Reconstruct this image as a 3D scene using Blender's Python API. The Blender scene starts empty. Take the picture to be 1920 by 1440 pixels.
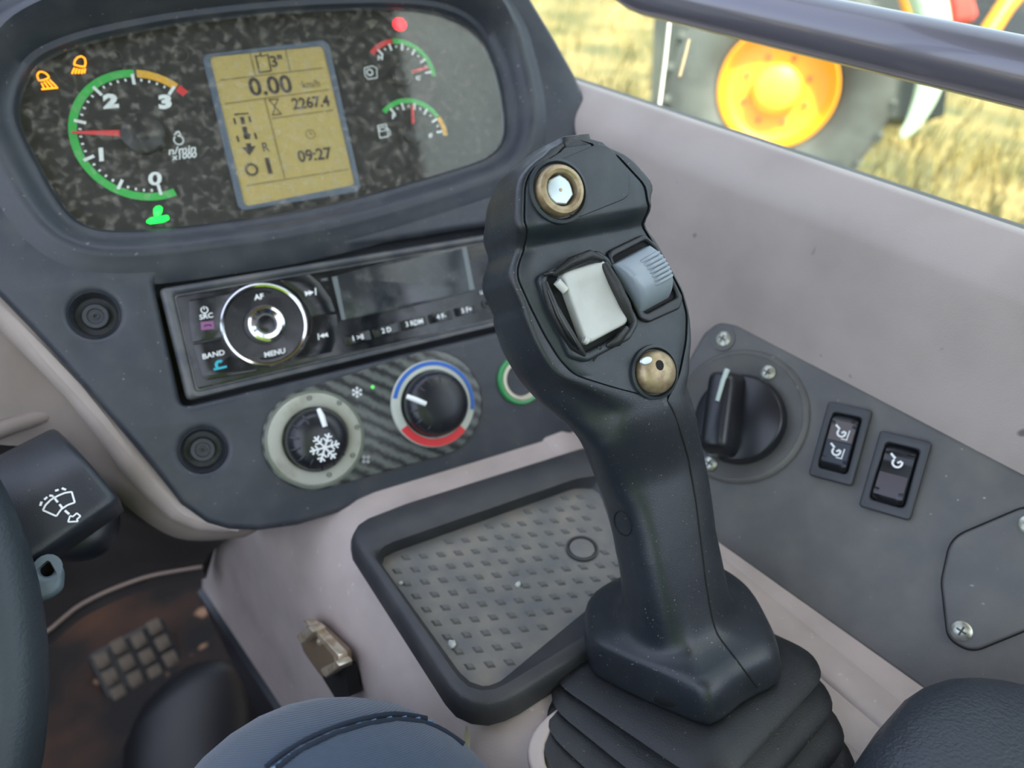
import bpy, bmesh, math, random
from mathutils import Vector, Matrix

random.seed(7)
SC = bpy.context.scene
COL = SC.collection

# ---------------------------------------------------------------- camera ----
FPX = 1443.0                                  # focal length in pixels of the 1920x1440 frame
EYE = Vector((0.0, 0.0, 1.62))                # phone held above the driver's lap

def V(*a):
    return Vector(a)

UP_C = V(0.048, -0.804, -0.593).normalized()  # world up seen from the camera (x right, y down, z forward)
_f = V(0, 0, 1)
YW_C = (_f - UP_C * _f.dot(UP_C)).normalized()
XW_C = YW_C.cross(UP_C)

def W(c):                                     # camera-axes direction -> world direction
    return V(XW_C.dot(c), YW_C.dot(c), UP_C.dot(c))

cam_d = bpy.data.cameras.new('camera')
cam = bpy.data.objects.new('camera', cam_d)
COL.objects.link(cam)
_m = Matrix.Identity(4)
for i, col in enumerate((W(V(1, 0, 0)), W(V(0, -1, 0)), W(V(0, 0, -1)), EYE)):
    for j in range(3):
        _m[j][i] = col[j]
cam.matrix_world = _m
cam_d.sensor_width = 36.0
cam_d.lens = FPX / 1920 * 36.0
cam_d.clip_start = 0.01
cam_d.dof.use_dof = True
cam_d.dof.focus_distance = 0.292
cam_d.dof.aperture_fstop = 9.0
SC.camera = cam

# ---------------------------------------------------------- world and sun ---
SUN_DIR = W(V(0.28, -0.62, -0.73)).normalized()       # towards the sun: up, right, behind the camera
world = bpy.data.worlds.new('sky'); SC.world = world; world.use_nodes = True
nt = world.node_tree; nt.nodes.clear()
wo = nt.nodes.new('ShaderNodeOutputWorld'); bg = nt.nodes.new('ShaderNodeBackground')
sky = nt.nodes.new('ShaderNodeTexSky'); sky.sky_type = 'NISHITA'
sky.sun_disc = False
sky.sun_elevation = math.asin(max(0.1, SUN_DIR.z)); sky.sun_rotation = math.atan2(SUN_DIR.x, SUN_DIR.y)
sky.air_density = 1.0; sky.dust_density = 3.0; sky.ozone_density = 1.0
sat = nt.nodes.new('ShaderNodeHueSaturation'); sat.inputs['Saturation'].default_value = 0.62
nt.links.new(sky.outputs[0], sat.inputs['Color']); nt.links.new(sat.outputs[0], bg.inputs[0])
bg.inputs[1].default_value = 0.55
nt.links.new(bg.outputs[0], wo.inputs[0])

sun_d = bpy.data.lights.new('sun', 'SUN'); sun_d.energy = 10.0; sun_d.angle = math.radians(2.5)
sun_d.color = (1.0, 0.93, 0.8)
sun_o = bpy.data.objects.new('sun', sun_d); COL.objects.link(sun_o)
sun_o.rotation_euler = SUN_DIR.to_track_quat('Z', 'Y').to_euler(); sun_o.location = (2, -2, 6)

SC.view_settings.view_transform = 'Standard'
SC.view_settings.look = 'None'
SC.view_settings.gamma = 1.0
SC.view_settings.use_curve_mapping = False
SC.view_settings.exposure = 0.40

# ------------------------------------------------------------- frames -------
def ray(px, py):
    return V((px - 960.0) / FPX, (py - 720.0) / FPX, 1.0)

def at_z(px, py, z):                          # world point behind a pixel, z metres in front of the lens
    return EYE + W(ray(px, py) * z)

class Fr:
    """a local frame in the cab: origin, x, y in a surface, z out of it"""
    def __init__(s, O, ex, ez):
        s.O = O.copy(); s.ez = ez.normalized()
        s.ex = (ex - s.ez * ex.dot(s.ez)).normalized(); s.ey = s.ez.cross(s.ex)
    def hit(s, px, py, off=0.0):              # world point of the surface (raised by off) behind a pixel
        r = W(ray(px, py)); o = s.O + s.ez * off
        return EYE + r * ((o - EYE).dot(s.ez) / r.dot(s.ez))
    def loc(s, p):
        d = p - s.O
        return V(d.dot(s.ex), d.dot(s.ey), d.dot(s.ez))
    def px(s, px, py, off=0.0):
        return s.loc(s.hit(px, py, off))
    def p2(s, pts, off=0.0):
        return [tuple(s.px(x, y, off)[:2]) for x, y in pts]
    def at(s, px, py, off=0.0, rot=0.0):
        f = Fr(s.hit(px, py, off), s.ex, s.ez)
        if rot:
            c, n = math.cos(rot), math.sin(rot)
            f = Fr(f.O, s.ex * c + s.ey * n, s.ez)
        return f
    def w(s, x, y, z=0.0):
        return s.O + s.ex * x + s.ey * y + s.ez * z
    def mat(s):
        m = Matrix.Identity(4)
        for i, c in enumerate((s.ex, s.ey, s.ez, s.O)):
            for j in range(3):
                m[j][i] = c[j]
        return m

UPW = V(0, 0, 1)
h_c = V(0.890, -0.235, 0.390).normalized()            # along the dashboard, left to right
d_c = V(-0.667, -0.468, 0.580).normalized()           # along the side console, towards the front
nD_c = V(0.397, -0.017, -0.916)                       # dashboard face
H = W(h_c); DD = W(d_c)
D = Fr(at_z(300, 540, 0.397), H, W(nD_c))             # dashboard plane
# console plane (level), through the dashboard's lower edge
_ce = D.hit(1060, 815)
Cn = Fr(_ce, V(DD.x, DD.y, 0), UPW)
LAT = Cn.ey * -1.0                                    # to the right of the vehicle
R0 = Cn.hit(1500, 1127)
Rn = W(V(-0.546, -0.221, -0.808))
R = Fr(R0, -DD, Rn)                                   # side control panel plane, x towards the driver

# ------------------------------------------------------------ materials -----
def srgb(r, g, b):
    f = lambda c: (c / 255) / 12.92 if c / 255 <= 0.04045 else ((c / 255 + 0.055) / 1.055) ** 2.4
    return (f(r), f(g), f(b), 1.0)

MATS = {}
def mat(name, col, rough=0.5, metal=0.0, col2=None, nscale=60.0, namt=(0.4, 0.65), bump=0.0, bscale=1500.0, spec=0.5,
        coat=0.0, speck=None, sscale=900.0, sth=0.72, emit=None, estr=0.0, detail=4.0, rough2=None, coatr=0.1):
    if name in MATS:
        return MATS[name]
    m = bpy.data.materials.new(name); m.use_nodes = True
    n = m.node_tree; b = n.nodes['Principled BSDF']
    b.inputs['Base Color'].default_value = col
    b.inputs['Roughness'].default_value = rough
    b.inputs['Metallic'].default_value = metal
    b.inputs['Specular IOR Level'].default_value = spec
    b.inputs['Coat Weight'].default_value = coat
    b.inputs['Coat Roughness'].default_value = coatr
    tc = n.nodes.new('ShaderNodeTexCoord')
    last = None
    if col2 is not None:
        no = n.nodes.new('ShaderNodeTexNoise'); no.inputs['Scale'].default_value = nscale; no.inputs['Detail'].default_value = detail
        n.links.new(tc.outputs['Object'], no.inputs['Vector'])
        mr = n.nodes.new('ShaderNodeMapRange'); mr.inputs[1].default_value = namt[0]; mr.inputs[2].default_value = namt[1]
        n.links.new(no.outputs[0], mr.inputs[0])
        mx = n.nodes.new('ShaderNodeMix'); mx.data_type = 'RGBA'
        mx.inputs[6].default_value = col; mx.inputs[7].default_value = col2
        n.links.new(mr.outputs[0], mx.inputs[0]); last = mx.outputs[2]
        if rough2 is not None:
            m2 = n.nodes.new('ShaderNodeMapRange'); m2.inputs[3].default_value = rough; m2.inputs[4].default_value = rough2
            n.links.new(mr.outputs[0], m2.inputs[0]); n.links.new(m2.outputs[0], b.inputs['Roughness'])
    if speck is not None:
        no = n.nodes.new('ShaderNodeTexNoise'); no.inputs['Scale'].default_value = sscale; no.inputs['Detail'].default_value = 1.0
        n.links.new(tc.outputs['Object'], no.inputs['Vector'])
        mr = n.nodes.new('ShaderNodeMapRange'); mr.inputs[1].default_value = sth; mr.inputs[2].default_value = sth + 0.06
        n.links.new(no.outputs[0], mr.inputs[0])
        mx = n.nodes.new('ShaderNodeMix'); mx.data_type = 'RGBA'
        if last: n.links.new(last, mx.inputs[6])
        else: mx.inputs[6].default_value = col
        mx.inputs[7].default_value = speck
        n.links.new(mr.outputs[0], mx.inputs[0]); last = mx.outputs[2]
    if last:
        n.links.new(last, b.inputs['Base Color'])
    if bump:
        no = n.nodes.new('ShaderNodeTexNoise'); no.inputs['Scale'].default_value = bscale; no.inputs['Detail'].default_value = 2.0
        n.links.new(tc.outputs['Object'], no.inputs['Vector'])
        bp = n.nodes.new('ShaderNodeBump'); bp.inputs['Strength'].default_value = bump; bp.inputs['Distance'].default_value = 0.0005
        n.links.new(no.outputs[0], bp.inputs['Height']); n.links.new(bp.outputs[0], b.inputs['Normal'])
    if emit is not None:
        b.inputs['Emission Color'].default_value = emit; b.inputs['Emission Strength'].default_value = estr
    MATS[name] = m
    return m

DUST = srgb(130, 125, 118)
M_fascia = mat('charcoal_fascia', srgb(50, 54, 62), 0.40, col2=srgb(66, 68, 72), nscale=70, namt=(0.45, 0.75), bump=0.25, bscale=2200,
               speck=srgb(112, 110, 106), sscale=420, sth=0.725, rough2=0.6)
M_grip = mat('black_grip', srgb(33, 38, 44), 0.34, col2=srgb(43, 47, 52), nscale=40, namt=(0.4, 0.7), bump=0.22, bscale=2600,
             speck=srgb(128, 124, 116), sscale=1100, sth=0.725)
M_face = mat('grip_face', srgb(36, 44, 50), 0.40, col2=srgb(49, 54, 58), nscale=90, namt=(0.45, 0.75), bump=0.22, bscale=2600,
             speck=srgb(130, 120, 108), sscale=1000, sth=0.77)
M_black = mat('black_plastic', srgb(28, 31, 37), 0.4, bump=0.08, bscale=1500)
M_gloss = mat('gloss_black', srgb(20, 23, 28), 0.18, col2=srgb(38, 39, 43), nscale=90, namt=(0.45, 0.8), rough2=0.4)
M_dark = mat('dark_gap', srgb(9, 10, 12), 0.8)
M_rubber = mat('black_rubber', srgb(26, 28, 31), 0.46, col2=srgb(40, 41, 40), nscale=50, namt=(0.45, 0.8), bump=0.3, bscale=1500,
               speck=srgb(105, 98, 84), sscale=700, sth=0.75)
M_taupe = mat('taupe_plastic', srgb(182, 169, 164), 0.5, col2=srgb(164, 152, 147), nscale=26, namt=(0.4, 0.7), bump=0.2, bscale=1800,
              speck=srgb(196, 186, 178), sscale=200, sth=0.72)
M_taupe2 = mat('taupe_wall', srgb(178, 166, 161), 0.55, col2=srgb(164, 152, 147), nscale=18, namt=(0.4, 0.7), bump=0.25, bscale=1500,
               speck=srgb(112, 103, 98), sscale=90, sth=0.77)
M_panel = mat('panel_grey', srgb(88, 88, 88), 0.5, col2=srgb(102, 101, 98), nscale=40, namt=(0.4, 0.7), bump=0.2, bscale=2000,
              speck=srgb(150, 148, 142), sscale=260, sth=0.76)
M_tray = mat('tray_rubber', srgb(48, 49, 53), 0.5, col2=srgb(60, 60, 61), nscale=50, bump=0.25, bscale=1800)
M_tray_floor = mat('tray_floor', srgb(100, 101, 100), 0.65, col2=srgb(128, 122, 112), nscale=55, namt=(0.35, 0.72), bump=0.3, bscale=1600)
M_white = mat('white_print', srgb(240, 242, 242), 0.6)
M_whited = mat('grey_print', srgb(150, 152, 152), 0.6)
M_screw = mat('zinc_screw', srgb(196, 200, 190), 0.32, 0.75, col2=srgb(150, 148, 132), nscale=300)
M_chrome = mat('chrome', srgb(215, 215, 215), 0.12, 1.0)
M_brass = mat('brass', srgb(168, 150, 120), 0.42, 0.6, col2=srgb(136, 118, 92), nscale=350, namt=(0.4, 0.7))
M_steel = mat('bright_steel', srgb(190, 204, 208), 0.35, 0.5)
M_green = mat('green_print', srgb(60, 186, 84), 0.5)
M_amber = mat('amber_print', srgb(240, 180, 60), 0.5)
M_redp = mat('red_print', srgb(226, 56, 62), 0.5)
M_bluep = mat('blue_print', srgb(52, 104, 190), 0.5)
M_needle = mat('needle_red', srgb(228, 62, 66), 0.45)

# ------------------------------------------------------------ mesh tools ----
def mesh_from(verts, faces, name='m', smooth=True, ang=40):
    me = bpy.data.meshes.new(name)
    me.from_pydata([tuple(v) for v in verts], [], faces)
    return fin(me, smooth, ang)

def fin(me, smooth=True, ang=40):
    bm = bmesh.new(); bm.from_mesh(me)
    bmesh.ops.remove_doubles(bm, verts=bm.verts, dist=1e-7)
    bmesh.ops.recalc_face_normals(bm, faces=bm.faces)
    bm.to_mesh(me); bm.free()
    if smooth:
        me.polygons.foreach_set('use_smooth', [True] * len(me.polygons))
        me.set_sharp_from_angle(angle=math.radians(ang))
    me.update()
    return me

def catmull(pts, n=6, closed=True):
    out = []; k = len(pts); pts = [Vector(p) for p in pts]
    rng = range(k) if closed else range(k - 1)
    for i in rng:
        if closed:
            p0, p1, p2, p3 = pts[i - 1], pts[i], pts[(i + 1) % k], pts[(i + 2) % k]
        else:
            p0, p1, p2, p3 = pts[max(i - 1, 0)], pts[i], pts[i + 1], pts[min(i + 2, k - 1)]
        for j in range(n):
            t = j / n
            out.append(0.5 * ((2 * p1) + (p2 - p0) * t + (2 * p0 - 5 * p1 + 4 * p2 - p3) * t * t + (3 * p1 - p0 - 3 * p2 + p3) * t ** 3))
    if not closed:
        out.append(pts[-1])
    return out

def rnd(pts, r, n=5):
    """round the corners of a polygon"""
    out = []; k = len(pts); pts = [Vector(p[:2]) for p in pts]
    for i in range(k):
        a, b, c = pts[i - 1], pts[i], pts[(i + 1) % k]
        rr = r[i] if isinstance(r, (list, tuple)) else r
        u, v = (a - b), (c - b)
        lu, lv = u.length, v.length
        if lu < 1e-9 or lv < 1e-9:
            continue
        u /= lu; v /= lv
        ang = u.angle(v, math.pi)
        if ang > math.radians(176) or rr <= 0:
            out.append(tuple(b)); continue
        t = min(rr / math.tan(ang / 2), lu * 0.48, lv * 0.48)
        p, q = b + u * t, b + v * t
        for j in range(n + 1):
            s = j / n
            out.append(tuple(p * (1 - s) ** 2 + b * 2 * s * (1 - s) + q * s * s))
    return out

def _area(p):
    return sum(p[i - 1][0] * p[i][1] - p[i][0] * p[i - 1][1] for i in range(len(p))) / 2

def shape(outs, z0, z1, bev=0.0, res=3, smooth=True, ang=40):
    """flat plate with holes (outs: list of closed outlines), from z0 to z1, edges rounded by bev"""
    if not isinstance(outs[0][0], (list, tuple, Vector)):
        outs = [outs]
    cu = bpy.data.curves.new('c', 'CURVE'); cu.dimensions = '2D'; cu.fill_mode = 'BOTH'
    for o in outs:
        sp = cu.splines.new('POLY'); sp.points.add(len(o) - 1); sp.use_cyclic_u = True
        for i, p in enumerate(o):
            sp.points[i].co = (p[0], p[1], 0, 1)
    hh = (z1 - z0) / 2
    bev = min(bev, hh * 0.98)
    cu.bevel_depth = bev; cu.bevel_resolution = res; cu.extrude = max(hh - bev, 0); cu.offset = -bev
    ob = bpy.data.objects.new('c', cu)
    me = bpy.data.meshes.new_from_object(ob)
    bpy.data.objects.remove(ob); bpy.data.curves.remove(cu)
    me.transform(Matrix.Translation((0, 0, (z0 + z1) / 2)))
    return fin(me, smooth, ang)

def decal(outs, z, t=0.00012):
    return shape(outs, z - t, z, 0, smooth=False)

def text(s, size, z=0.0, pos=(0, 0), rot=0.0, shear=0.0, bold=0.0, sx=1.0, align='CENTER', t=0.00006):
    cu = bpy.data.curves.new('t', 'FONT'); cu.body = s; cu.size = size; cu.align_x = align; cu.align_y = 'CENTER'
    cu.extrude = t; cu.shear = shear; cu.offset = bold; cu.resolution_u = 3
    ob = bpy.data.objects.new('t', cu)
    me = bpy.data.meshes.new_from_object(ob)
    bpy.data.objects.remove(ob); bpy.data.curves.remove(cu)
    me.transform(Matrix.Translation((pos[0], pos[1], z)) @ Matrix.Rotation(rot, 4, 'Z') @ Matrix.Diagonal((sx, 1, 1, 1)))
    return me

def join(*mes):
    bm = bmesh.new()
    for m in mes:
        bm.from_mesh(m)
    me = bpy.data.meshes.new('j'); bm.to_mesh(me); bm.free()
    for m in mes:
        if m.users == 0: bpy.data.meshes.remove(m)
    return me

def loft(rings, cap0=True, cap1=True, closed=True, smooth=True, ang=40):
    n = len(rings[0]); vs = []; fs = []
    for r in rings:
        vs += [tuple(p) for p in r]
    for i in range(len(rings) - 1):
        for j in range(n if closed else n - 1):
            k = (j + 1) % n
            fs.append((i * n + j, i * n + k, (i + 1) * n + k, (i + 1) * n + j))
    if cap0 and closed: fs.append(tuple(range(n - 1, -1, -1)))
    if cap1 and closed: fs.append(tuple((len(rings) - 1) * n + j for j in range(n)))
    return mesh_from(vs, fs, smooth=smooth, ang=ang)

def lathe(prof, n=40, ang=40, rx=1.0, ry=1.0, c=(0, 0)):
    rings = []
    for r, z in prof:
        rr = max(r, 1e-6)
        rings.append([(c[0] + rr * rx * math.cos(2 * math.pi * j / n), c[1] + rr * ry * math.sin(2 * math.pi * j / n), z) for j in range(n)])
    return loft(rings, ang=ang)

def ringlathe(prof, n=48, ang=40, c=(0, 0)):
    """closed profile revolved (a ring)"""
    rings = []
    for r, z in prof + [prof[0]]:
        rings.append([(c[0] + r * math.cos(2 * math.pi * j / n), c[1] + r * math.sin(2 * math.pi * j / n), z) for j in range(n)])
    return loft(rings, False, False, ang=ang)

def tube(pts, r, n=16, caps=True, ang=60, flat=1.0):
    pts = [Vector(p) for p in pts]; rings = []
    N = None
    for i, p in enumerate(pts):
        t = (pts[min(i + 1, len(pts) - 1)] - pts[max(i - 1, 0)]).normalized()
        if N is None:
            N = t.orthogonal().normalized()
        N = (N - t * N.dot(t)).normalized(); B = t.cross(N)
        rr = r[i] if isinstance(r, (list, tuple)) else r
        rings.append([p + (N * math.cos(2 * math.pi * j / n) + B * flat * math.sin(2 * math.pi * j / n)) * rr for j in range(n)])
    return loft(rings, caps, caps, ang=ang)

def sq(cx, cy, a, b, rad, n=5):
    return rnd([(cx - a, cy - b), (cx + a, cy - b), (cx + a, cy + b), (cx - a, cy + b)], rad, n)

def circ(cx, cy, r, n=32, ry=None):
    ry = r if ry is None else ry
    return [(cx + r * math.cos(2 * math.pi * i / n), cy + ry * math.sin(2 * math.pi * i / n)) for i in range(n)]

def arcband(r0, r1, a0, a1, n=24, c=(0, 0)):
    o = [(c[0] + r1 * math.cos(a0 + (a1 - a0) * i / n), c[1] + r1 * math.sin(a0 + (a1 - a0) * i / n)) for i in range(n + 1)]
    o += [(c[0] + r0 * math.cos(a1 + (a0 - a1) * i / n), c[1] + r0 * math.sin(a1 + (a0 - a1) * i / n)) for i in range(n + 1)]
    return o

def bar(a, b, w):
    a = Vector(a); b = Vector(b); t = (b - a).normalized(); n = V(-t.y, t.x) * w / 2
    a2 = Vector(a[:2]); b2 = Vector(b[:2])
    n = Vector((n[0], n[1]))
    return [tuple(a2 + n), tuple(b2 + n), tuple(b2 - n), tuple(a2 - n)]

def polyline(pts, w):
    """outline strip meshes as a list of bars"""
    return [bar(pts[i], pts[i + 1], w) for i in range(len(pts) - 1)]

def bars(lst, z, t=0.00012):
    vs, fs = [], []
    for o in lst:
        k = len(vs); n = len(o)
        vs += [(p[0], p[1], z) for p in o]; fs.append(tuple(range(k, k + n)))
        vs += [(p[0], p[1], z - t) for p in o]
        for i in range(n):
            j = (i + 1) % n
            fs.append((k + i, k + j, k + n + j, k + n + i))
    return mesh_from(vs, fs, smooth=False)

# -------------------------------------------------------------- objects -----
def thing(name, label, cat, fr, group=None, kind=None):
    o = bpy.data.objects.new(name, None); COL.objects.link(o)
    o.empty_display_size = 0.02
    o.matrix_world = fr.mat() if isinstance(fr, Fr) else Matrix.Translation(fr)
    if label: o['label'] = label
    if cat: o['category'] = cat
    if group: o['group'] = group
    if kind: o['kind'] = kind
    return o

def part(name, me, m, parent, label=None, kind=None, fr=None):
    me.name = name
    if len(me.materials) == 0 and m: me.materials.append(m)
    o = bpy.data.objects.new(name, me); COL.objects.link(o)
    o.parent = parent
    if fr is not None: o.matrix_local = fr
    if label: o['label'] = label
    if kind: o['kind'] = kind
    return o

def solo(name, me, m, fr, label, cat=None, group=None, kind=None):
    me.name = name
    if len(me.materials) == 0 and m: me.materials.append(m)
    o = bpy.data.objects.new(name, me); COL.objects.link(o)
    o.matrix_world = fr.mat() if isinstance(fr, Fr) else Matrix.Translation(fr)
    if label: o['label'] = label
    if cat: o['category'] = cat
    if group: o['group'] = group
    if kind: o['kind'] = kind
    return o

# ======================================================= the setting ========
def world_mesh(rings, cap0=False, cap1=False, closed=False, ang=40, thick=None):
    me = loft(rings, cap0, cap1, closed, ang=ang)
    return me

def lerp(a, b, t):
    return a + (b - a) * t

ORG = Fr(V(0, 0, 0), V(1, 0, 0), UPW)
FLOOR_Z = EYE.z - 0.80

def local(me, fr):
    """move a mesh given in world coordinates into a frame's local coordinates"""
    me.transform(fr.mat().inverted()); return me

# ---- outside ground
M_field = mat('dry_grass_field', srgb(142, 124, 74), 0.9, col2=srgb(84, 84, 48), nscale=1.6, namt=(0.35, 0.62), bump=0.6, bscale=30, detail=8.0)
n = 40
gv = []; gf = []
for i in range(n + 1):
    for j in range(n + 1):
        x, y = -25 + 60 * i / n, -20 + 60 * j / n
        gv.append((x, y, 0.05 * math.sin(x * 1.3) * math.cos(y * 1.1)))
for i in range(n):
    for j in range(n):
        a = i * (n + 1) + j
        gf.append((a, a + 1, a + n + 2, a + n + 1))
solo('ground', mesh_from(gv, gf), M_field, ORG, 'dry yellow grass field seen outside the side window', kind='structure')

# ---- unseen cab roof, sized to shape the light, and floor (lined like the cab)
M_liner = mat('unseen_roof_liner', srgb(112, 110, 108), 0.8, bump=0.2, bscale=400)
M_fire_ = mat('unseen_cab_post', srgb(52, 54, 58), 0.6)
Af = Fr(R.hit(1650, 745), DD, UPW)              # x forward, y left, z up
def box_me(x0, x1, y0, y1, z0, z1):
    v = [(x, y, z) for x in (x0, x1) for y in (y0, y1) for z in (z0, z1)]
    f = [(0, 1, 3, 2), (4, 6, 7, 5), (0, 4, 5, 1), (2, 3, 7, 6), (0, 2, 6, 4), (1, 5, 7, 3)]
    return mesh_from(v, f, smooth=False)
hE = Af.loc(EYE)
solo('unseen_ceiling', box_me(hE.x - 0.75, hE.x + 0.44, -0.10, 0.74, hE.z + 0.62, hE.z + 0.68), M_liner, Af,
     'unseen lined cab roof above the controls, sized to shape the light', kind='structure')
M_floor = mat('muddy_floor', srgb(66, 45, 34), 0.85, col2=srgb(16, 15, 17), nscale=7, namt=(0.36, 0.56), bump=0.8, bscale=120, detail=8.0,
              speck=srgb(140, 112, 90), sscale=45, sth=0.7)
solo('floor', box_me(hE.x - 0.6, hE.x + 0.85, -0.1, 0.79, hE.z - 0.84, hE.z - 0.80), M_floor, Af,
     'rusty brown muddy cab floor around the pedal', kind='structure')
M_fire = mat('footwell_dark', srgb(32, 32, 36), 0.8)
solo('wall_front', box_me(hE.x + 0.80, hE.x + 0.84, 0.02, 0.79, hE.z - 0.80, hE.z - 0.42), M_fire, Af,
     'dark front bulkhead of the footwell', kind='structure')

# ---- unseen door panel, back panel and corner posts, added to block low light
wl_ = thing('added_wall_left', 'unseen grey lower door panel added on the far side to block low light', None, Af, kind='structure')
part('added_door_panel', box_me(hE.x - 0.7, hE.x + 0.80, 0.76, 0.79, hE.z - 0.84, hE.z - 0.26), M_liner, wl_)
part('added_corner_post', box_me(hE.x - 0.74, hE.x - 0.66, 0.73, 0.79, hE.z - 0.84, hE.z + 0.62), M_fire_, wl_)
part('added_corner_post', box_me(hE.x + 0.44, hE.x + 0.48, 0.75, 0.79, hE.z - 0.84, hE.z + 0.62), M_fire_, wl_)
wr_ = thing('added_wall_back', 'unseen dark back panel added behind the driver to block light', None, Af, kind='structure')
part('added_back_panel', box_me(hE.x - 0.78, hE.x - 0.74, -0.1, 0.76, hE.z - 0.84, hE.z + 0.10), M_fire_, wr_)

# ---- right hand wall: one profile swept along the cab
def wall_plane(pt, tilt):
    return Fr(pt, DD, -LAT * math.cos(tilt) + UPW * math.sin(tilt))
W1 = wall_plane(Af.O, math.radians(9))
crease = W1.hit(1600, 425)
W2 = wall_plane(crease, math.radians(50))
sill = W2.hit(1600, 324)
c1 = Af.loc(crease); s1 = Af.loc(sill)
prof = [(0.02, -0.34), (0.006, -0.05), (0.0, 0.0)]
for t in (0.25, 0.5, 0.75, 0.9): prof.append((c1.y * t, c1.z * t))
def bez(a, b, c, n):
    return [((1 - t) ** 2 * a[0] + 2 * t * (1 - t) * b[0] + t * t * c[0], (1 - t) ** 2 * a[1] + 2 * t * (1 - t) * b[1] + t * t * c[1]) for t in [i / n for i in range(n + 1)]]
e2 = (s1.y + (c1.y - s1.y) * 0.7, s1.z + (c1.z - s1.z) * 0.7)
prof += bez((c1.y * 0.92, c1.z * 0.92), (c1.y, c1.z), e2, 5)
e3 = (s1.y + (c1.y - s1.y) * 0.12, s1.z + (c1.z - s1.z) * 0.12)
prof += bez(e3, (s1.y, s1.z), (s1.y - 0.012, s1.z - 0.004), 5)
prof += [(s1.y - 0.05, s1.z - 0.03), (s1.y - 0.06, -0.5), (0.02, -0.5)]
st = [-0.62 + 1.25 * i / 24 for i in range(25)]
solo('wall_right', loft([[(x, y, z) for y, z in prof] for x in st], True, True, True, ang=50), M_taupe2, Af,
     'taupe plastic side wall below the window', kind='structure')

# ---- side window: dusty tinted pane in a rubber seal
def glass_mat(name, tint, dust, scale, lo, hi, amount, gl=0.08, base=0.05):
    m = bpy.data.materials.new(name); m.use_nodes = True; n = m.node_tree; n.nodes.clear()
    out = n.nodes.new('ShaderNodeOutputMaterial')
    tr = n.nodes.new('ShaderNodeBsdfTransparent'); tr.inputs[0].default_value = tint
    g = n.nodes.new('ShaderNodeBsdfGlossy'); g.inputs['Roughness'].default_value = gl; g.inputs[0].default_value = (0.9, 0.95, 0.95, 1)
    lw_ = n.nodes.new('ShaderNodeLayerWeight'); lw_.inputs[0].default_value = 0.5
    pw_ = n.nodes.new('ShaderNodeMath'); pw_.operation = 'POWER'; pw_.inputs[1].default_value = 4.0
    n.links.new(lw_.outputs['Facing'], pw_.inputs[0])
    fr = n.nodes.new('ShaderNodeMapRange'); fr.inputs[3].default_value = 0.035; fr.inputs[4].default_value = 0.7
    n.links.new(pw_.outputs[0], fr.inputs[0])
    mx = n.nodes.new('ShaderNodeMixShader')
    n.links.new(fr.outputs[0], mx.inputs[0]); n.links.new(tr.outputs[0], mx.inputs[1]); n.links.new(g.outputs[0], mx.inputs[2])
    di = n.nodes.new('ShaderNodeBsdfDiffuse'); di.inputs[0].default_value = dust
    tc = n.nodes.new('ShaderNodeTexCoord')
    no = n.nodes.new('ShaderNodeTexNoise'); no.inputs['Scale'].default_value = scale; no.inputs['Detail'].default_value = 8; no.inputs['Roughness'].default_value = 0.65
    n.links.new(tc.outputs['Object'], no.inputs['Vector'])
    mr = n.nodes.new('ShaderNodeMapRange'); mr.inputs[1].default_value = lo; mr.inputs[2].default_value = hi; mr.inputs[3].default_value = base; mr.inputs[4].default_value = amount
    n.links.new(no.outputs[0], mr.inputs[0])
    m2 = n.nodes.new('ShaderNodeMixShader')
    n.links.new(mr.outputs[0], m2.inputs[0]); n.links.new(mx.outputs[0], m2.inputs[1]); n.links.new(di.outputs[0], m2.inputs[2])
    n.links.new(m2.outputs[0], out.inputs[0]); MATS[name] = m
    return m
M_pane = glass_mat('window_glass', (0.93, 0.97, 0.93, 1), srgb(190, 196, 180), 45, 0.62, 0.8, 0.35, 0.02, 0.05)
win = thing('window_1', 'dusty side window pane above the taupe wall', None, Af, kind='structure')
part('pane', box_me(-0.6, 0.6, s1.y - 0.034, s1.y - 0.030, s1.z - 0.03, hE.z + 0.62), M_pane, win)
part('seal', box_me(-0.6, 0.6, s1.y - 0.040, s1.y - 0.024, s1.z - 0.04, s1.z - 0.012), M_rubber, win)

# ---- centre console: level top, rounded shoulder, sloping side into the footwell
rA, rB = Cn.hit(1345, 1010), Cn.hit(1750, 1298)
sA, sB = Cn.hit(575, 1000), Cn.hit(800, 1345)
low = Fr(Cn.O - UPW * 0.20, Cn.ex, UPW)
bA, bB = low.hit(362, 1080), low.hit(532, 1335)
def on_line(a, b, x):                            # point of line a-b at forward station x (Cn.x)
    la, lb = Cn.loc(a), Cn.loc(b)
    return lerp(a, b, (x - la.x) / (lb.x - la.x))
rings = []
xs = [Cn.loc(rB).x - 0.16 + 0.60 * i / 20 for i in range(21)]
for x in xs:
    r_, s_, b_ = on_line(rA, rB, x), on_line(sA, sB, x), on_line(bA, bB, x)
    r_ = r_ + LAT * 0.03
    p = [r_, r_ - LAT * 0.02, lerp(s_, r_, 0.75), lerp(s_, r_, 0.5), lerp(s_, r_, 0.3)]
    a = s_ + LAT * 0.045; c = lerp(s_, b_, 0.35)
    for i in range(9):
        t = i / 8
        p.append(a * (1 - t) ** 2 + s_ * (2 * t * (1 - t)) + c * t * t)
    p += [lerp(s_, b_, 0.7), b_]
    p += [b_ + LAT * 0.02 - UPW * 0.008, r_ - UPW * 0.25]
    rings.append([Cn.loc(q) for q in p])
cons = thing('center_console', 'taupe moulded console carrying the tray and joystick', 'console', Cn)
part('console_body', loft(rings, True, True, True, ang=50), M_taupe, cons)
rings = []
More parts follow.
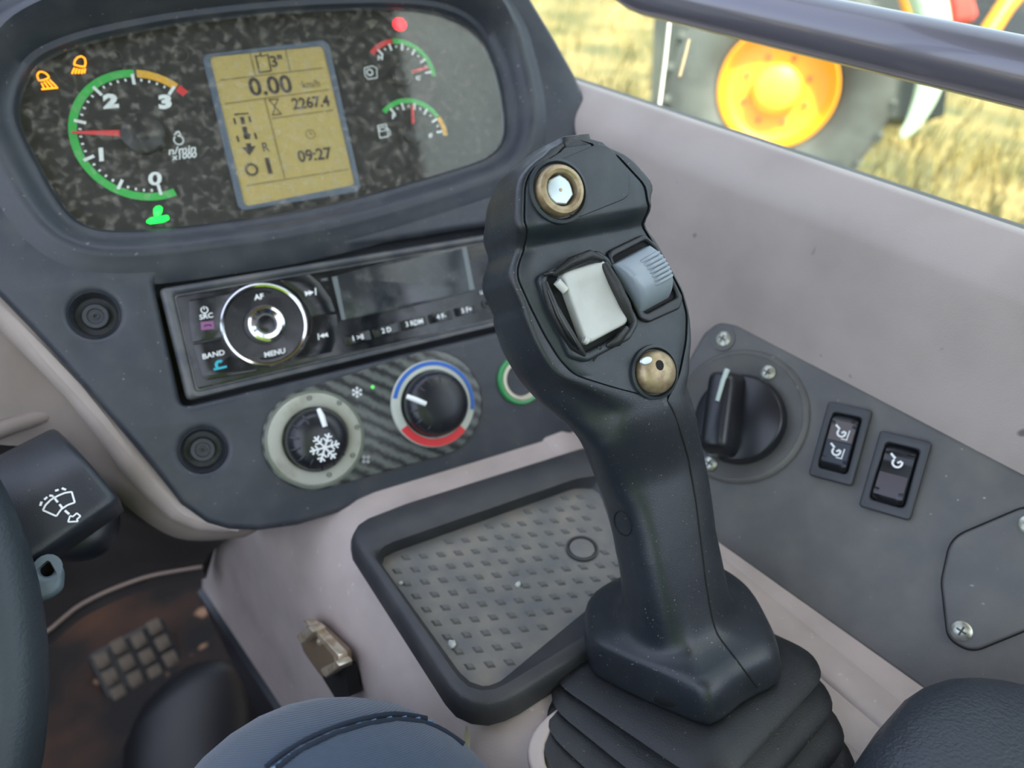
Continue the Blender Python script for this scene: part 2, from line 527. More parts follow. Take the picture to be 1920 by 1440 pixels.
for x in xs:
    b_ = on_line(bA, bB, x); f_ = b_.copy(); f_.z = FLOOR_Z + 0.001
    rings.append([Cn.loc(q) for q in (b_ + LAT * 0.003 + UPW * .004, b_ - LAT * 0.004, lerp(b_, f_, 0.5) + LAT * 0.01, f_ + LAT * 0.02, f_ + LAT * 0.06, b_ + LAT * 0.05)])
part('lower_trim', loft(rings, True, True, True, ang=30), M_black, cons, 'dark strip along the foot of the console')
# raised rib beside the side panel
rings = []
for x in xs[:15]:
    q = on_line(Cn.hit(1500, 1228), Cn.hit(1670, 1372), x)
    rings.append([Cn.loc(q + LAT * a + UPW * b) for a, b in ((-0.0035, -0.002), (-0.002, 0.0009), (0.0, 0.0016), (0.012, 0.0022), (0.022, -0.002))])
part('rib', loft(rings, True, True, True, ang=50), M_taupe, cons)

# ---- column cowl on the left (taupe, runs from the dashboard into the footwell)
cow = Fr(D.hit(200, 850, -0.03), H, W(nD_c))
top_px = [(-330, 430), (-150, 520), (0, 640), (70, 700), (140, 775), (215, 870), (290, 955), (345, 995), (400, 1004), (470, 1000)]
lip_px = [(-420, 1480), (-230, 1360), (-60, 1265), (70, 1197), (139, 1142), (187, 1115), (240, 1093), (284, 1079), (330, 1070), (380, 1062)]
rows = [[], [], [], [], [], [], []]
_tp = catmull(top_px, 3, False)
for ii_, ((tx, ty), (lx, ly)) in enumerate(zip(_tp, catmull(lip_px, 3, False))):
    a = D.hit(tx + 22, ty - 12, -0.018); e = at_z(lx, ly, 0.56)
    fb = 0.36 - 0.24 * ii_ / (len(_tp) - 1)
    b = D.hit(lerp(tx, lx, fb), lerp(ty, ly, fb), -0.030 - 0.02 * fb)
    rows[0].append(a + D.ez * 0.002 + H * 0.004); rows[1].append(a); rows[2].append(b)
    m_ = lerp(b, e, 0.35) - D.ez * 0.035
    rows[3].append(m_); rows[4].append(lerp(m_, e, 0.6) - D.ez * 0.01); rows[5].append(e); rows[6].append(e - UPW * 0.012 + D.ez * 0.004)
rows.append([p - D.ez * 0.03 for p in rows[6]]); rows.append([p - D.ez * 0.045 for p in rows[1]])
cowl = thing('column_cowl', 'taupe steering column cowl below the dashboard\'s left edge', 'cowl', cow)
rw = [[cow.loc(p) for p in r] for r in rows]
back = [p - V(0, 0, 0.02) for p in rw[2]]
M_cowl = mat('cowl_taupe_shaded', srgb(150, 138, 131), 0.6, col2=srgb(138, 126, 119), nscale=22, bump=.2)  # taupe darkened, the cowl's shade is put into its colour
part('cowl_shell', loft(list(zip(rw[0], rw[1], [a.lerp(b, .5) + V(0, 0, .002) for a, b in zip(rw[1], rw[2])], rw[2], back, [p - V(0, 0, 0.025) for p in rw[1]])), True, True, True, ang=50), M_cowl, cowl)
M_cowl_shade = mat('cowl_shade', srgb(58, 53, 52), 0.6, col2=srgb(46, 43, 44), nscale=20, bump=.2)  # footwell shade painted as a dark colour on the cowl's lower part
part('shaded_cowl', loft(list(zip([p - V(0, 0, .003) for p in rw[2]], rw[3], rw[4], rw[5], rw[6], rw[7], [p - V(0, 0, .05) for p in rw[3]], back)), True, True, True, ang=50), M_cowl_shade, cowl, 'lower part of the cowl, coloured dark for the footwell shade')
M_lip = mat('lit_lip', srgb(150, 132, 122), 0.5)  # pale tone paints the light along the cowl's lower edge
part('lip', tube([cow.loc(at_z(x, y, 0.556)) for x, y in catmull(lip_px, 3, False)], 0.0016, 8), M_lip, cowl, 'lower cowl edge, coloured pale where it catches light')
# cast rib on the cowl
rib = [cow.loc(D.hit(x, y, -0.030)) for x, y in catmull([(-90, 845), (0, 806), (60, 786), (105, 770), (128, 752)], 4, False)]
part('cowl_rib', tube(rib, 0.0045, 10), M_cowl, cowl)

# ===================================================== dashboard ============
fas_px = [(-330, -120), (940, -120), (1000, 0), (1042, 70), (1080, 138), (1108, 205), (1125, 290), (1145, 420), (1172, 560), (1185, 690), (1165, 788),
          (1060, 822), (900, 876), (760, 922), (640, 962), (560, 986), (486, 996), (430, 994), (389, 982), (340, 947), (292, 886), (230, 812), (168, 740),
          (60, 620), (0, 558), (-90, 470), (-250, 330)]
lens_px = [(34, 205), (45, 160), (72, 120), (125, 92), (200, 70), (310, 48), (420, 33), (530, 22), (640, 16), (740, 15), (815, 22), (865, 40), (900, 72),
           (925, 125), (940, 185), (945, 235), (938, 270), (910, 296), (860, 315), (760, 345), (650, 375), (520, 402), (400, 418), (290, 430), (210, 432),
           (165, 424), (130, 400), (95, 350), (58, 280), (40, 240)]
DB = D.at(560, 560)
LZ = -0.012                                             # depth of the cluster lens
lens2 = [tuple(p) for p in catmull([V(*DB.px(x, y, LZ)[:2]) for x, y in lens_px], 4)]
if _area(lens2) < 0: lens2.reverse()
def offset_loop(o, d):
    k = len(o); r = []
    for i in range(k):
        a, b = Vector(o[i - 3]), Vector(o[(i + 3) % k])
        t = (b - a).normalized(); r.append((o[i][0] + t.y * d, o[i][1] - t.x * d))
    return r
radio_px = [(296, 536), (905, 436), (985, 425), (1000, 590), (930, 612), (348, 754)]
slot_px = [(286, 524), (930, 420), (985, 412), (1012, 600), (930, 622), (340, 764)]
fas2 = rnd(DB.p2(fas_px), 0.004, 3)
hole_c = offset_loop(lens2, 0.014)
slot2 = rnd(DB.p2(slot_px), 0.004, 3)
BOLTS = [(176, 590), (381, 845)]
holes = [hole_c, slot2] + [circ(*DB.px(x, y)[:2], 0.0112, 28) for x, y in BOLTS]
dash = thing('dashboard', 'charcoal dashboard fascia around the instrument cluster and radio', 'dashboard', DB)
part('fascia', shape([fas2] + holes, -0.014, 0.0, 0.004, 3), M_fascia, dash)
# housing behind (gives the fascia its depth)
part('housing', shape(rnd(DB.p2([(x - 14 if x < 500 else x - 10, y - 6) for x, y in fas_px]), 0.004, 3), -0.085, -0.030, 0.003, 2), M_fascia, dash)
# taupe rim along the fascia's lower left edge
rim_px = [(-330, 200), (-90, 420), (40, 560), (120, 655), (215, 760), (300, 860), (365, 935), (420, 955), (470, 965), (478, 988), (455, 1000), (420, 1003), (372, 1000), (318, 978), (275, 940), (225, 885), (175, 815), (118, 745), (60, 685), (0, 625), (-90, 548), (-330, 400)]
part('rim_trim', shape(rnd(DB.p2(rim_px, -0.006), 0.006, 3), -0.03, -0.006, 0.010, 4), M_taupe, dash, 'taupe rim under the fascia')
# rounded hood round the cluster
def hood_prof(f):
    return [(-0.0005, LZ - 0.002), (0.0012, LZ + 0.0005), (0.0015, LZ + 0.003), (0.0045, LZ + 0.0035), (0.007, -0.003 + 0.2 * f), (0.0105, 0.0018 + 0.7 * f), (0.0135, 0.0035 + f),
            (0.0165, 0.0025 + f), (0.0205, 0.0008 + 0.4 * f), (0.026, -0.0004 + 0.1 * f), (0.030, -0.003)]
K = len(lens2); hrings = []
ymax = max(p[1] for p in lens2); ymin = min(p[1] for p in lens2); xmax = max(p[0] for p in lens2)
loops = [offset_loop(lens2, d) for d, _ in hood_prof(0)]
for i in range(K):
    ty = (lens2[i][1] - ymin) / (ymax - ymin)
    f = 0.018 * max(0.0, (ty - 0.62) / 0.38) ** 1.3
    hp = hood_prof(f)
    hrings.append([(loops[k][i][0], loops[k][i][1], hp[k][1]) for k in range(len(hp))])
hrings.append(hrings[0])
part('cluster_hood', loft(hrings, False, False, False, ang=60), M_fascia, dash)
# recessed bolts
for x, y in BOLTS:
    c = DB.px(x, y)[:2]
    cup = ringlathe([(0.0112, -0.0005), (0.0112, -0.013), (0.0, -0.013), (0.0, -0.014), (0.0125, -0.014), (0.0125, -0.004)], 32, c=c)
    cupo = part('bolt_recess', lathe([(0.0005, -0.0125), (0.0095, -0.0125), (0.0106, -0.006), (0.0114, -0.0008), (0.0120, -0.0015), (0.0120, -0.0135)], 32, c=c), M_fascia, dash)
    part('bolt', join(lathe([(0.0066, -0.0126), (0.0066, -0.0080), (0.0060, -0.0072), (0.0040, -0.0072), (0.0036, -0.0086), (0.0020, -0.0086), (0.0018, -0.0076), (0.0010, -0.0076), (0.0008, -0.0095)], 28, c=c)), M_fascia, cupo)

# ---------------------------------------------------- instrument cluster ----
FZ = LZ - 0.011                                         # printed face, behind the lens
CL = D.at(480, 230, FZ)
M_cface = mat('cluster_face', srgb(30, 31, 33), 0.7, col2=srgb(44, 44, 43), nscale=120, namt=(0.45, 0.75), detail=8)
clu = thing('instrument_cluster', 'dusty instrument cluster with tachometer, screen and two small gauges', 'gauge cluster', CL)
def CP(pts, off=0.0): return CL.p2(pts, off)
face2 = [tuple(CL.px(x, y, 0.0)[:2]) for x, y in lens_px]
cx_, cy_ = sum(p[0] for p in face2) / len(face2), sum(p[1] for p in face2) / len(face2)
face2 = [(cx_ + (x - cx_) * 1.09, cy_ + (y - cy_) * 1.16) for x, y in face2]
part('dial_face', shape(face2, -0.002, 0.0), M_cface, clu)
lens_l = [tuple(CL.px(x, y, 0.011)[:2]) for x, y in lens_px]
M_lens = glass_mat('cluster_lens', (0.97, 0.98, 0.97, 1), srgb(176, 168, 158), 190, 0.50, 0.74, 0.26, 0.05, 0.012)
part('lens', shape([tuple(p) for p in catmull([Vector(p) for p in lens_l], 3)], 0.0105, 0.0112), M_lens, clu, 'dusty clear lens over the dials')

Z = 0.0004
# tachometer
tc0 = CL.px(268, 254)
R_T = (Vector(CL.px(250, 131)[:2]) - Vector(tc0[:2])).length
def ang_of(px, py):
    q = CL.px(px, py); return math.atan2(q.y - tc0.y, q.x - tc0.x)
a0 = ang_of(298, 352); a6 = ang_of(321, 172)
if a0 < 0: a0 += 0
a6u = a6
while a6u > a0: a6u -= 2 * math.pi                     # clockwise from 0 to 3
step = (a6u - a0) / 6
c2 = (tc0.x, tc0.y)
tach = part('tachometer', decal([circ(c2[0], c2[1], R_T * 0.16, 28)], Z), M_black, clu, 'tachometer dial from 0 to 3')
def A(v): return a0 + step * v * 2
part('green_band', decal([arcband(R_T * 0.885, R_T, A(-0.17), A(2.52), 60, c2)], Z), M_green, tach)
part('amber_band', decal([arcband(R_T * 0.885, R_T, A(2.55), A(3.02), 16, c2)], Z), M_amber, tach)
part('red_band', decal([arcband(R_T * 0.885, R_T, A(3.04), A(3.15), 5, c2)], Z), M_redp, tach)
tk = []
def pol(r, a): return (c2[0] + r * math.cos(a), c2[1] + r * math.sin(a))
for i in range(31):
    v = i / 10
    if i % 5 == 0:
        me = bars([bar(pol(R_T * 0.77, A(v)), pol(R_T * 0.93, A(v)), R_T * 0.045)], Z + 0.0003)
        part('tick', me, M_white, tach)
    else:
        tk.append(bar(pol(R_T * 0.825, A(v)), pol(R_T * 0.865, A(v)), R_T * 0.028))
part('minor_ticks', bars(tk, Z + 0.0002), M_white, tach)
nr = math.atan2(DB.ex.y, DB.ex.x) * 0
for s, x, y in (('0', 289, 337), ('1', 188, 292), ('2', 206, 192), ('3', 308, 193)):
    q = CL.px(x, y)
    part('numeral', text(s, 0.0094, Z + 0.0003, q[:2], 0, 0.12, 0.0003 if s in '01' else 0.0006, 1.45), M_white, tach)
na = ang_of(143, 252)
nd = [pol(-R_T * 0.0, na), pol(R_T * 0.95, na)]
nn = Vector((-math.sin(na), math.cos(na)))
o = [(nd[0][0] + nn.x * 0.0022, nd[0][1] + nn.y * 0.0022), (nd[1][0] + nn.x * 0.0006, nd[1][1] + nn.y * 0.0006), (nd[1][0] - nn.x * 0.0006, nd[1][1] - nn.y * 0.0006), (nd[0][0] - nn.x * 0.0022, nd[0][1] - nn.y * 0.0022)]
part('needle', shape(o, 0.0028, 0.0036, 0.0002, 1), M_needle, tach)
part('needle_hub', lathe([(R_T * 0.31, 0.0016), (R_T * 0.31, 0.0044), (R_T * 0.27, 0.0054), (0.0003, 0.0056)], 32, c=c2), M_black, tach)
q = CL.px(335, 263)
eng = [arcband(0.0019, 0.0027, 0, 2 * math.pi, 20, (q.x, q.y))]
part('engine_symbol', join(bars([arcband(0.0020, 0.0028, math.pi * (0.75 + 1.75 * i / 16 - 0.06), math.pi * (0.75 + 1.75 * (i + 1) / 16), 2, (q.x, q.y)) for i in range(16)]
     + [bar((q.x - 0.0016, q.y + 0.0030), (q.x + 0.0004, q.y + 0.0044), 0.0007), bar((q.x + 0.0018, q.y + 0.0026), (q.x + 0.0012, q.y + 0.0044), 0.0007), bar((q.x - 0.0006, q.y + 0.0043), (q.x + 0.0016, q.y + 0.0046), 0.0008)], Z)), M_white, tach)
q = CL.px(341, 284)
part('lettering', join(text('n/min', 0.0056, Z, (q.x, q.y + 0.0006), 0, 0.25, 0.0001, 1.15), text('x1000', 0.0044, Z, (q.x + 0.0004, q.y - 0.0028), 0, 0.25, 0.0001, 1.15)), M_white, tach)

# screen
M_lcd = mat('lcd_screen', srgb(178, 158, 100), 0.5, emit=srgb(190, 160, 84), estr=0.10, col2=srgb(172, 154, 96), nscale=30)
M_lcdk = mat('lcd_ink', srgb(56, 48, 50), 0.5)
M_lcdk2 = mat('lcd_ink_faint', srgb(98, 86, 58), 0.5)
M_lframe = mat('lcd_frame', srgb(92, 104, 122), 0.4)
scr_o = rnd(CP([(384, 104), (604, 77), (616, 84), (676, 352), (668, 362), (455, 396), (446, 388), (380, 112)]), 0.0022, 4)
scr_i = rnd(CP([(393, 108), (605, 87), (665, 347), (459, 388)]), 0.003, 4)
part('screen_frame', shape([scr_o, scr_i], 0.0, 0.0016, 0.0005, 2), M_lframe, clu)
scr = part('screen', shape(scr_i, -0.0006, 0.0005), M_lcd, clu, 'amber backlit display')
SZ = 0.0008
def L(*pts): return CP(pts)
def zpx(x, y):                                          # zoomed crop (380,70) x4.3636 -> photo pixels
    return (380 + x / 4.3625, 70 + y / 4.3636)
lw = 0.00045
lines = []
for a, b in (((140, 355), (980, 255)), ((180, 548), (1025, 432)), ((565, 668), (1065, 598)), ((355, 1217), (1190, 1082)), ((505, 500), (670, 1155)), ((388, 135), (430, 315)), ((675, 100), (715, 283))):
    p = L(zpx(*a), zpx(*b)); lines.append(bar(p[0], p[1], lw))
part('screen_lines', bars(lines, SZ), M_lcdk2, scr)
def up_rot(x0, y0, x1, y1):
    p = L(zpx(x0, y0), zpx(x1, y1)); return math.atan2(p[1][1] - p[0][1], p[1][0] - p[0][0])
def stext(s, x, y, size, m, bold=0.0, sx=1.0):
    q = L(zpx(x, y))[0]
    part('screen_text', text(s, size, SZ, q, 0.0, 0, bold, sx), m, scr)
stext('0.00', 555, 405, 0.0142, M_lcdk, 0.0003, 1.0)
stext('km/h', 885, 388, 0.0062, M_lcdk2, 0, 0.85)
stext('2267.4', 885, 540, 0.0088, M_lcdk, 0.0002, 0.92)
stext('09:27', 915, 968, 0.0094, M_lcdk, 0.0002, 0.95)
stext('R', 512, 905, 0.0074, M_lcdk, 0.0, 0.9)
stext('1', 540, 1060, 0.0125, M_lcdk, 0.0003, 1.3)
stext('3"', 605, 205, 0.0088, M_lcdk, 0.0002, 1.0)
# pictograms on the screen
pic = []
def zb(a, b, w): p = L(zpx(*a), zpx(*b)); pic.append(bar(p[0], p[1], w))
zb((430, 150), (465, 290), 0.0008); zb((530, 140), (560, 280), 0.0008); zb((455, 292), (555, 280), 0.0008); zb((430, 165), (470, 150), 0.0006); zb((470, 130), (480, 165), 0.0008); zb((490, 158), (530, 142), 0.0006)
zb((258, 635), (375, 625), 0.0008); zb((255, 665), (268, 715), 0.0011); zb((378, 650), (392, 698), 0.0011)
zb((320, 655), (332, 715), 0.0022); zb((338, 735), (362, 835), 0.0024); zb((335, 800), (390, 815), 0.0030); zb((280, 810), (295, 858), 0.0011); zb((425, 785), (440, 835), 0.0011)
p = L(zpx(320, 905), zpx(435, 890), zpx(385, 968)); pic.append(p)
zb((372, 870), (382, 910), 0.0026)
zb((538, 515), (620, 508), 0.0006); zb((565, 640), (645, 630), 0.0006); zb((545, 520), (595, 575), 0.0005); zb((615, 512), (585, 575), 0.0005); zb((592, 575), (570, 635), 0.0005); zb((592, 575), (640, 628), 0.0005)
part('screen_symbols', bars(pic, SZ), M_lcdk, scr)
q = L(zpx(400, 1085))[0]
gear = [arcband(0.0024, 0.0032, 2 * math.pi * i / 24, 2 * math.pi * (i + 1) / 24, 2, q) for i in range(24)]
gear += [arcband(0.0031, 0.0040, 2 * math.pi * i / 14, 2 * math.pi * (i + 0.5) / 14, 2, q) for i in range(14)]
part('gear_symbol', bars(gear, SZ), M_lcdk, scr)
q = L(zpx(880, 795))[0]
clk = [arcband(0.0024, 0.0028, 2 * math.pi * i / 24, 2 * math.pi * (i + 1) / 24, 2, q) for i in range(24)] + [bar(q, (q[0], q[1] + 0.0018), 0.0004), bar(q, (q[0] + 0.0013, q[1]), 0.0004)]
part('clock_symbol', bars(clk, SZ), M_lcdk2, scr)

# small gauges
def gauge(name, label, cpx, p_start, p_end, p_out, bands, needle_px, icon):
    c = CL.px(*cpx); c = (c.x, c.y)
    def an(p):
        q = CL.px(*p); return math.atan2(q.y - c[1], q.x - c[0])
    rr = sum((Vector(CL.px(*p)[:2]) - Vector(c)).length for p in p_out) / len(p_out)
    s, e = an(p_start), an(p_end)
    while e > s: e -= 2 * math.pi
    g = part(name, decal([circ(c[0], c[1], 0.002, 16)], Z), M_black, clu, label)
    for nm, t0, t1, m in bands:
        part(nm, decal([arcband(rr * 0.87, rr, s + (e - s) * t0, s + (e - s) * t1, 24, c)], Z), m, g)
    P = lambda r, a: (c[0] + r * math.cos(a), c[1] + r * math.sin(a))
    minor = []
    for i in range(11):
        a = s + (e - s) * (0.09 + 0.86 * i / 10)
        if i % 2 == 0:
            part('tick', bars([bar(P(rr * 0.70, a), P(rr * 0.88, a), rr * 0.055)], Z + 0.0002), M_white, g)
        else:
            minor.append(bar(P(rr * 0.76, a), P(rr * 0.82, a), rr * 0.04))
    part('minor_ticks', bars(minor, Z + 0.0002), M_white, g)
    a = an(needle_px); n2 = Vector((-math.sin(a), math.cos(a))) * 0.0011
    p0, p1 = Vector(P(rr * 0.1, a)), Vector(P(rr * 0.78, a))
    part('needle', shape([tuple(p0 + n2), tuple(p1 + n2 * 0.7), tuple(p1 - n2 * 0.7), tuple(p0 - n2)], 0.0026, 0.0034, 0.0002, 1), M_needle, g)
    part('needle_hub', lathe([(rr * 0.27, 0.0016), (rr * 0.27, 0.0044), (rr * 0.23, 0.0052), (0.0003, 0.0053)], 24, c=c), M_black, g)
    ic = CL.px(*icon); k = []
    return g, ic
def outline(px_pts, w, closed=True):
    p = CP(px_pts); n_ = len(p)
    return [bar(p[i], p[(i + 1) % n_], w) for i in range(n_ if closed else n_ - 1)]
g1, ic = gauge('temperature_gauge', 'coolant temperature gauge with red and green band', (752, 143), (686, 92), (815, 143), [(735, 70), (790, 95), (812, 130)],
               [('red_band', 0.0, 0.31, M_redp), ('green_band', 0.32, 1.0, M_green)], (796, 131), (693, 136))
part('engine_symbol', bars([arcband(0.0014, 0.0021, 2 * math.pi * i / 16, 2 * math.pi * (i + 1) / 16, 2, (ic.x, ic.y)) for i in range(16)] + outline([(683, 128), (698, 124), (706, 128), (707, 146), (690, 149), (684, 142)], 0.0005), Z), M_white, g1)
q = CL.px(712, 109); part('gauge_letter', text('H', 0.0036, Z, q[:2], 0, 0.2, 0.0002, 1.3), M_white, g1)
q = CL.px(783, 147); part('gauge_letter', text('C', 0.0032, Z, q[:2], 0, 0.2, 0.0002, 1.3), M_white, g1)
g2, ic = gauge('fuel_gauge', 'fuel gauge with green and amber band', (773, 255), (711, 203), (838, 254), [(755, 182), (812, 206), (834, 240)],
               [('green_band', 0.0, 0.76, M_green), ('amber_band', 0.77, 1.0, M_amber)], (771, 205), (716, 246))
part('pump_symbol', bars(outline([(708, 236), (724, 233), (728, 256), (712, 259)], 0.0006) + outline([(711, 240), (722, 238), (723, 245), (712, 247)], 0.0005) + outline([(726, 240), (731, 246), (731, 254)], 0.0005, False), Z), M_white, g2)
q = CL.px(737, 219); part('gauge_letter', text('F', 0.0040, Z, q[:2], 0, 0.2, 0.0002, 1.3), M_white, g2)
q = CL.px(806, 255); part('gauge_letter', text('0', 0.0034, Z, q[:2], 0, 0.2, 0.0002, 1.3), M_white, g2)

# warning lights
def lamp_mat(n_, c, s): return mat(n_, c, 0.4, emit=c, estr=s)
M_lamb = lamp_mat('amber_lamp', srgb(255, 150, 20), 2.0)
M_lred = lamp_mat('red_lamp', srgb(255, 12, 44), 1.8)
M_lgrn = lamp_mat('green_lamp', srgb(10, 230, 70), 2.0)
def lampsym(name, px_lines, w, m, fills=(), label=None):
    l = []
    for pts in px_lines: l += outline(pts, w, False)
    l += [CP(f) for f in fills]
    part(name, bars(l, Z + 0.0002), m, clu, label)
dome = [(139, 122), (141, 114), (146, 108), (153, 106), (159, 110), (161, 118), (159, 126), (150, 125), (139, 122)]
lampsym('headlight_lamp', [dome, [(140, 128), (135, 139)], [(145, 129), (141, 139)], [(150, 130), (147, 139)], [(155, 130), (153, 139)], [(160, 129), (158, 138)]], 0.0008, M_lamb, label='lit amber work light symbol')
dome2 = [(72, 149), (70, 142), (73, 136), (79, 135), (86, 138), (91, 143), (92, 147), (82, 151), (74, 152)]
lampsym('headlight_lamp', [dome2 + [dome2[0]], [(78, 168), (109, 165)], [(78, 156), (83, 166)], [(83, 154), (91, 165)], [(88, 152), (99, 164)], [(93, 150), (106, 163)]], 0.0008, M_lamb, label='lit amber low work light symbol')
q = CL.px(749, 46)
part('brake_lamp', shape(circ(q.x, q.y, 0.0044, 20, 0.0040), 0, Z + 0.0002), M_lred, clu, 'lit red parking brake symbol')
M_lro = lamp_mat('orange_lamp', srgb(255, 90, 20), 1.5)
lampsym('brake_mark', [[(748, 40), (749, 52)], [(738, 41), (738, 48), (742, 55)]], 0.0006, M_lro)
lampsym('quick_hitch_lamp', [[(276, 417), (284, 410), (300, 408), (314, 405), (316, 411), (305, 416), (280, 419)]], 0.0009, M_lgrn,
        [[(275, 414), (282, 409), (313, 404), (317, 409), (312, 414), (281, 420), (275, 418)], [(288, 402), (288, 392), (293, 387), (300, 386), (305, 390), (304, 398), (300, 405), (290, 407)]], 'lit green machine symbol')
# unlit symbols, barely printed
M_unlit = mat('unlit_print', srgb(74, 72, 68), 0.7)
un = []
for x, y, r in ((337, 102, 0.0046), (217, 105, 0.0030), (815, 62, 0.0036), (640, 28, 0.0044)):
    q = CL.px(x, y); part('unlit_symbol', decal([circ(q.x, q.y, r, 24), circ(q.x, q.y, r - 0.0004, 24)], Z), M_unlit, clu)
part('unlit_symbol', bars(outline([(637, 65), (650, 50), (659, 63), (647, 77)], 0.0005), Z), M_unlit, clu)
part('arrow_symbol', bars([CP([(684, 42), (699, 36), (709, 40), (703, 48), (695, 56), (692, 46)])], Z), mat('pale_unlit', srgb(104, 100, 90), 0.7), clu)

# ============================================================ radio =========
RD = D.at(620, 590, -0.002)
def RP(pts, off=0.0): return RD.p2(pts, off)
def rz(x, y):                                           # zoomed crop (300,460) x4.8
    return (300 + x / 4.8, 460 + y / 4.8)
def rz2(x, y):                                          # zoomed crop (600,440) x5.647
    return (600 + x / 5.647, 440 + y / 5.647)
rad = thing('car_radio', 'black car radio with chrome ringed knob set in the dashboard', 'radio', RD)
fr_o = rnd(RP([(298, 541), (905, 440), (990, 426), (1012, 592), (930, 612), (350, 752)]), [0.003, 0, 0.003, 0.003, 0, 0.003], 4)
fr_i = rnd(RP([(326, 553), (905, 455), (975, 443), (994, 585), (922, 603), (368, 734)]), [0.002, 0, 0.002, 0.002, 0, 0.002], 4)
M_rframe = mat('radio_frame', srgb(70, 73, 79), 0.42, col2=srgb(96, 96, 96), nscale=60, bump=0.15)
part('surround', shape([fr_o, fr_i], -0.010, 0.001, 0.0028, 4), M_rframe, rad)
fp = part('front_plate', shape(rnd(RP([(326, 553), (905, 455), (975, 443), (994, 585), (922, 603), (368, 734)]), 0.002, 4), -0.008, -0.0008, 0.0006, 2), M_gloss, rad)
# chrome edge line inside the surround
fr_j = rnd(RP([(329, 556), (905, 458), (972, 446), (990, 583), (922, 600), (370, 731)]), 0.002, 4)
part('edge_trim', shape([fr_i, fr_j], -0.003, -0.0003, 0.0001, 1), M_rframe, rad)
# key fields left of the display
kf = rnd(RP([rz(255, 495), rz(690, 410), rz(640, 700), rz(560, 830), rz(290, 880), rz(262, 700)]), 0.001, 3)
k1 = part('source_key', shape(kf, -0.0012, 0.0001, 0.0003, 1), M_gloss, rad)
kf = rnd(RP([rz(292, 890), rz(560, 842), rz(640, 990), rz(880, 1110), rz(870, 1135), rz(420, 1215), rz(380, 1180)]), 0.001, 3)
k2 = part('band_key', shape(kf, -0.0012, 0.0001, 0.0003, 1), M_gloss, rad)
kf = rnd(RP([rz(1065, 310), rz(1340, 255), rz(1440, 340), rz(1540, 480), rz(1580, 600), rz(1365, 648), rz(1330, 560), rz(1240, 430)]), 0.001, 3)
k3 = part('next_key', shape(kf, -0.0012, 0.0001, 0.0003, 1), M_gloss, rad)
kf = rnd(RP([rz(1368, 662), rz(1588, 615), rz(1600, 720), rz(1585, 850), rz(1545, 960), rz(1180, 1040), rz(1290, 930), rz(1350, 800)]), 0.001, 3)
k4 = part('previous_key', shape(kf, -0.0012, 0.0001, 0.0003, 1), M_gloss, rad)
def rt(s, zp, size, m, parent, sx=1.0, bold=0.00005, z=0.0003):
    q = RP([zp])[0]; part('lettering', text(s, size, z, q, 0, 0.08, bold, sx), m, parent)
M_lil = mat('lilac_print', srgb(136, 84, 128), 0.6); M_cy = mat('cyan_print', srgb(50, 176, 196), 0.6)
rt('SRC', rz(415, 640), 0.0036, M_white, k1, 1.1)
q = RP([rz(400, 582)])[0]
part('power_symbol', bars([arcband(0.0014, 0.0019, math.pi * (0.65 + 1.7 * i / 14), math.pi * (0.65 + 1.7 * (i + 1) / 14), 2, q) for i in range(14)] + [bar((q[0], q[1]), (q[0], q[1] + 0.0021), 0.0004)], 0.0003), M_white, k1)
part('hang_up_symbol', bars([RP([rz(365, 690), rz(480, 680), rz(490, 752), rz(370, 765)])], 0.0003), M_lil, k1)
part('hang_up_mark', bars([RP([rz(395, 728), rz(405, 715), rz(450, 710), rz(465, 720), rz(462, 732), rz(445, 722), rz(412, 726), rz(398, 738)])], 0.0004), M_gloss, k1)
rt('BAND', rz(480, 985), 0.0038, M_white, k2, 1.1)
q = RP([rz(540, 1075)])[0]
part('pick_up_symbol', bars([arcband(0.0012, 0.0026, math.pi * (0.25 + 1.0 * i / 10), math.pi * (0.25 + 1.0 * (i + 1) / 10), 2, q) for i in range(10)] + [RP([rz(480, 1108), rz(600, 1082), rz(603, 1100), rz(485, 1128)])], 0.0003), M_cy, k2)
def tri(zp, s, d):
    q = RP([zp])[0]
    return [(q[0] - d * s, q[1] - s), (q[0] - d * s, q[1] + s), (q[0] + d * s, q[1])]
part('skip_symbol', bars([tri(rz(1328, 432), 0.0014, 1), tri(rz(1362, 425), 0.0014, 1), bar(RP([rz(1398, 385)])[0], RP([rz(1402, 448)])[0], 0.0006)], 0.0003), M_white, k3)
part('skip_symbol', bars([tri(rz(1455, 815), 0.0013, -1), tri(rz(1488, 808), 0.0013, -1), bar(RP([rz(1422, 795)])[0], RP([rz(1428, 850)])[0], 0.0006)], 0.0003), M_white, k4)
# big dial
dc = RP([rz(942, 718)])[0]
RK = (Vector(RP([rz(935, 345)])[0]) - Vector(RP([rz(950, 1095)])[0])).length / 2
dial = part('dial_ring', ringlathe([(RK, -0.0008), (RK, 0.0012), (RK * 0.97, 0.0017), (RK * 0.92, 0.0013), (RK * 0.90, 0.0004), (RK * 0.90, -0.0008)], 56, c=dc), M_chrome, rad, 'thin chrome ring')
part('dial_plate', lathe([(RK * 0.90, -0.0008), (RK * 0.90, 0.0006), (0.001, 0.0006)], 48, c=dc), M_gloss, dial)
part('dial_notch', bars([arcband(RK * 0.78, RK * 0.83, math.pi * (0.36 + 0.26 * i / 8), math.pi * (0.36 + 0.26 * (i + 1) / 8), 2, dc) for i in range(8)], 0.0009), M_dark, dial)
part('dial_notch', bars([arcband(RK * 0.78, RK * 0.83, -math.pi * (0.36 + 0.26 * i / 8), -math.pi * (0.36 + 0.26 * (i + 1) / 8), 2, dc) for i in range(8)], 0.0009), M_dark, dial)
knob = part('volume_knob', lathe([(RK * 0.47, 0.0), (RK * 0.46, 0.006), (RK * 0.43, 0.0085)], 40, c=dc), M_rframe, rad)
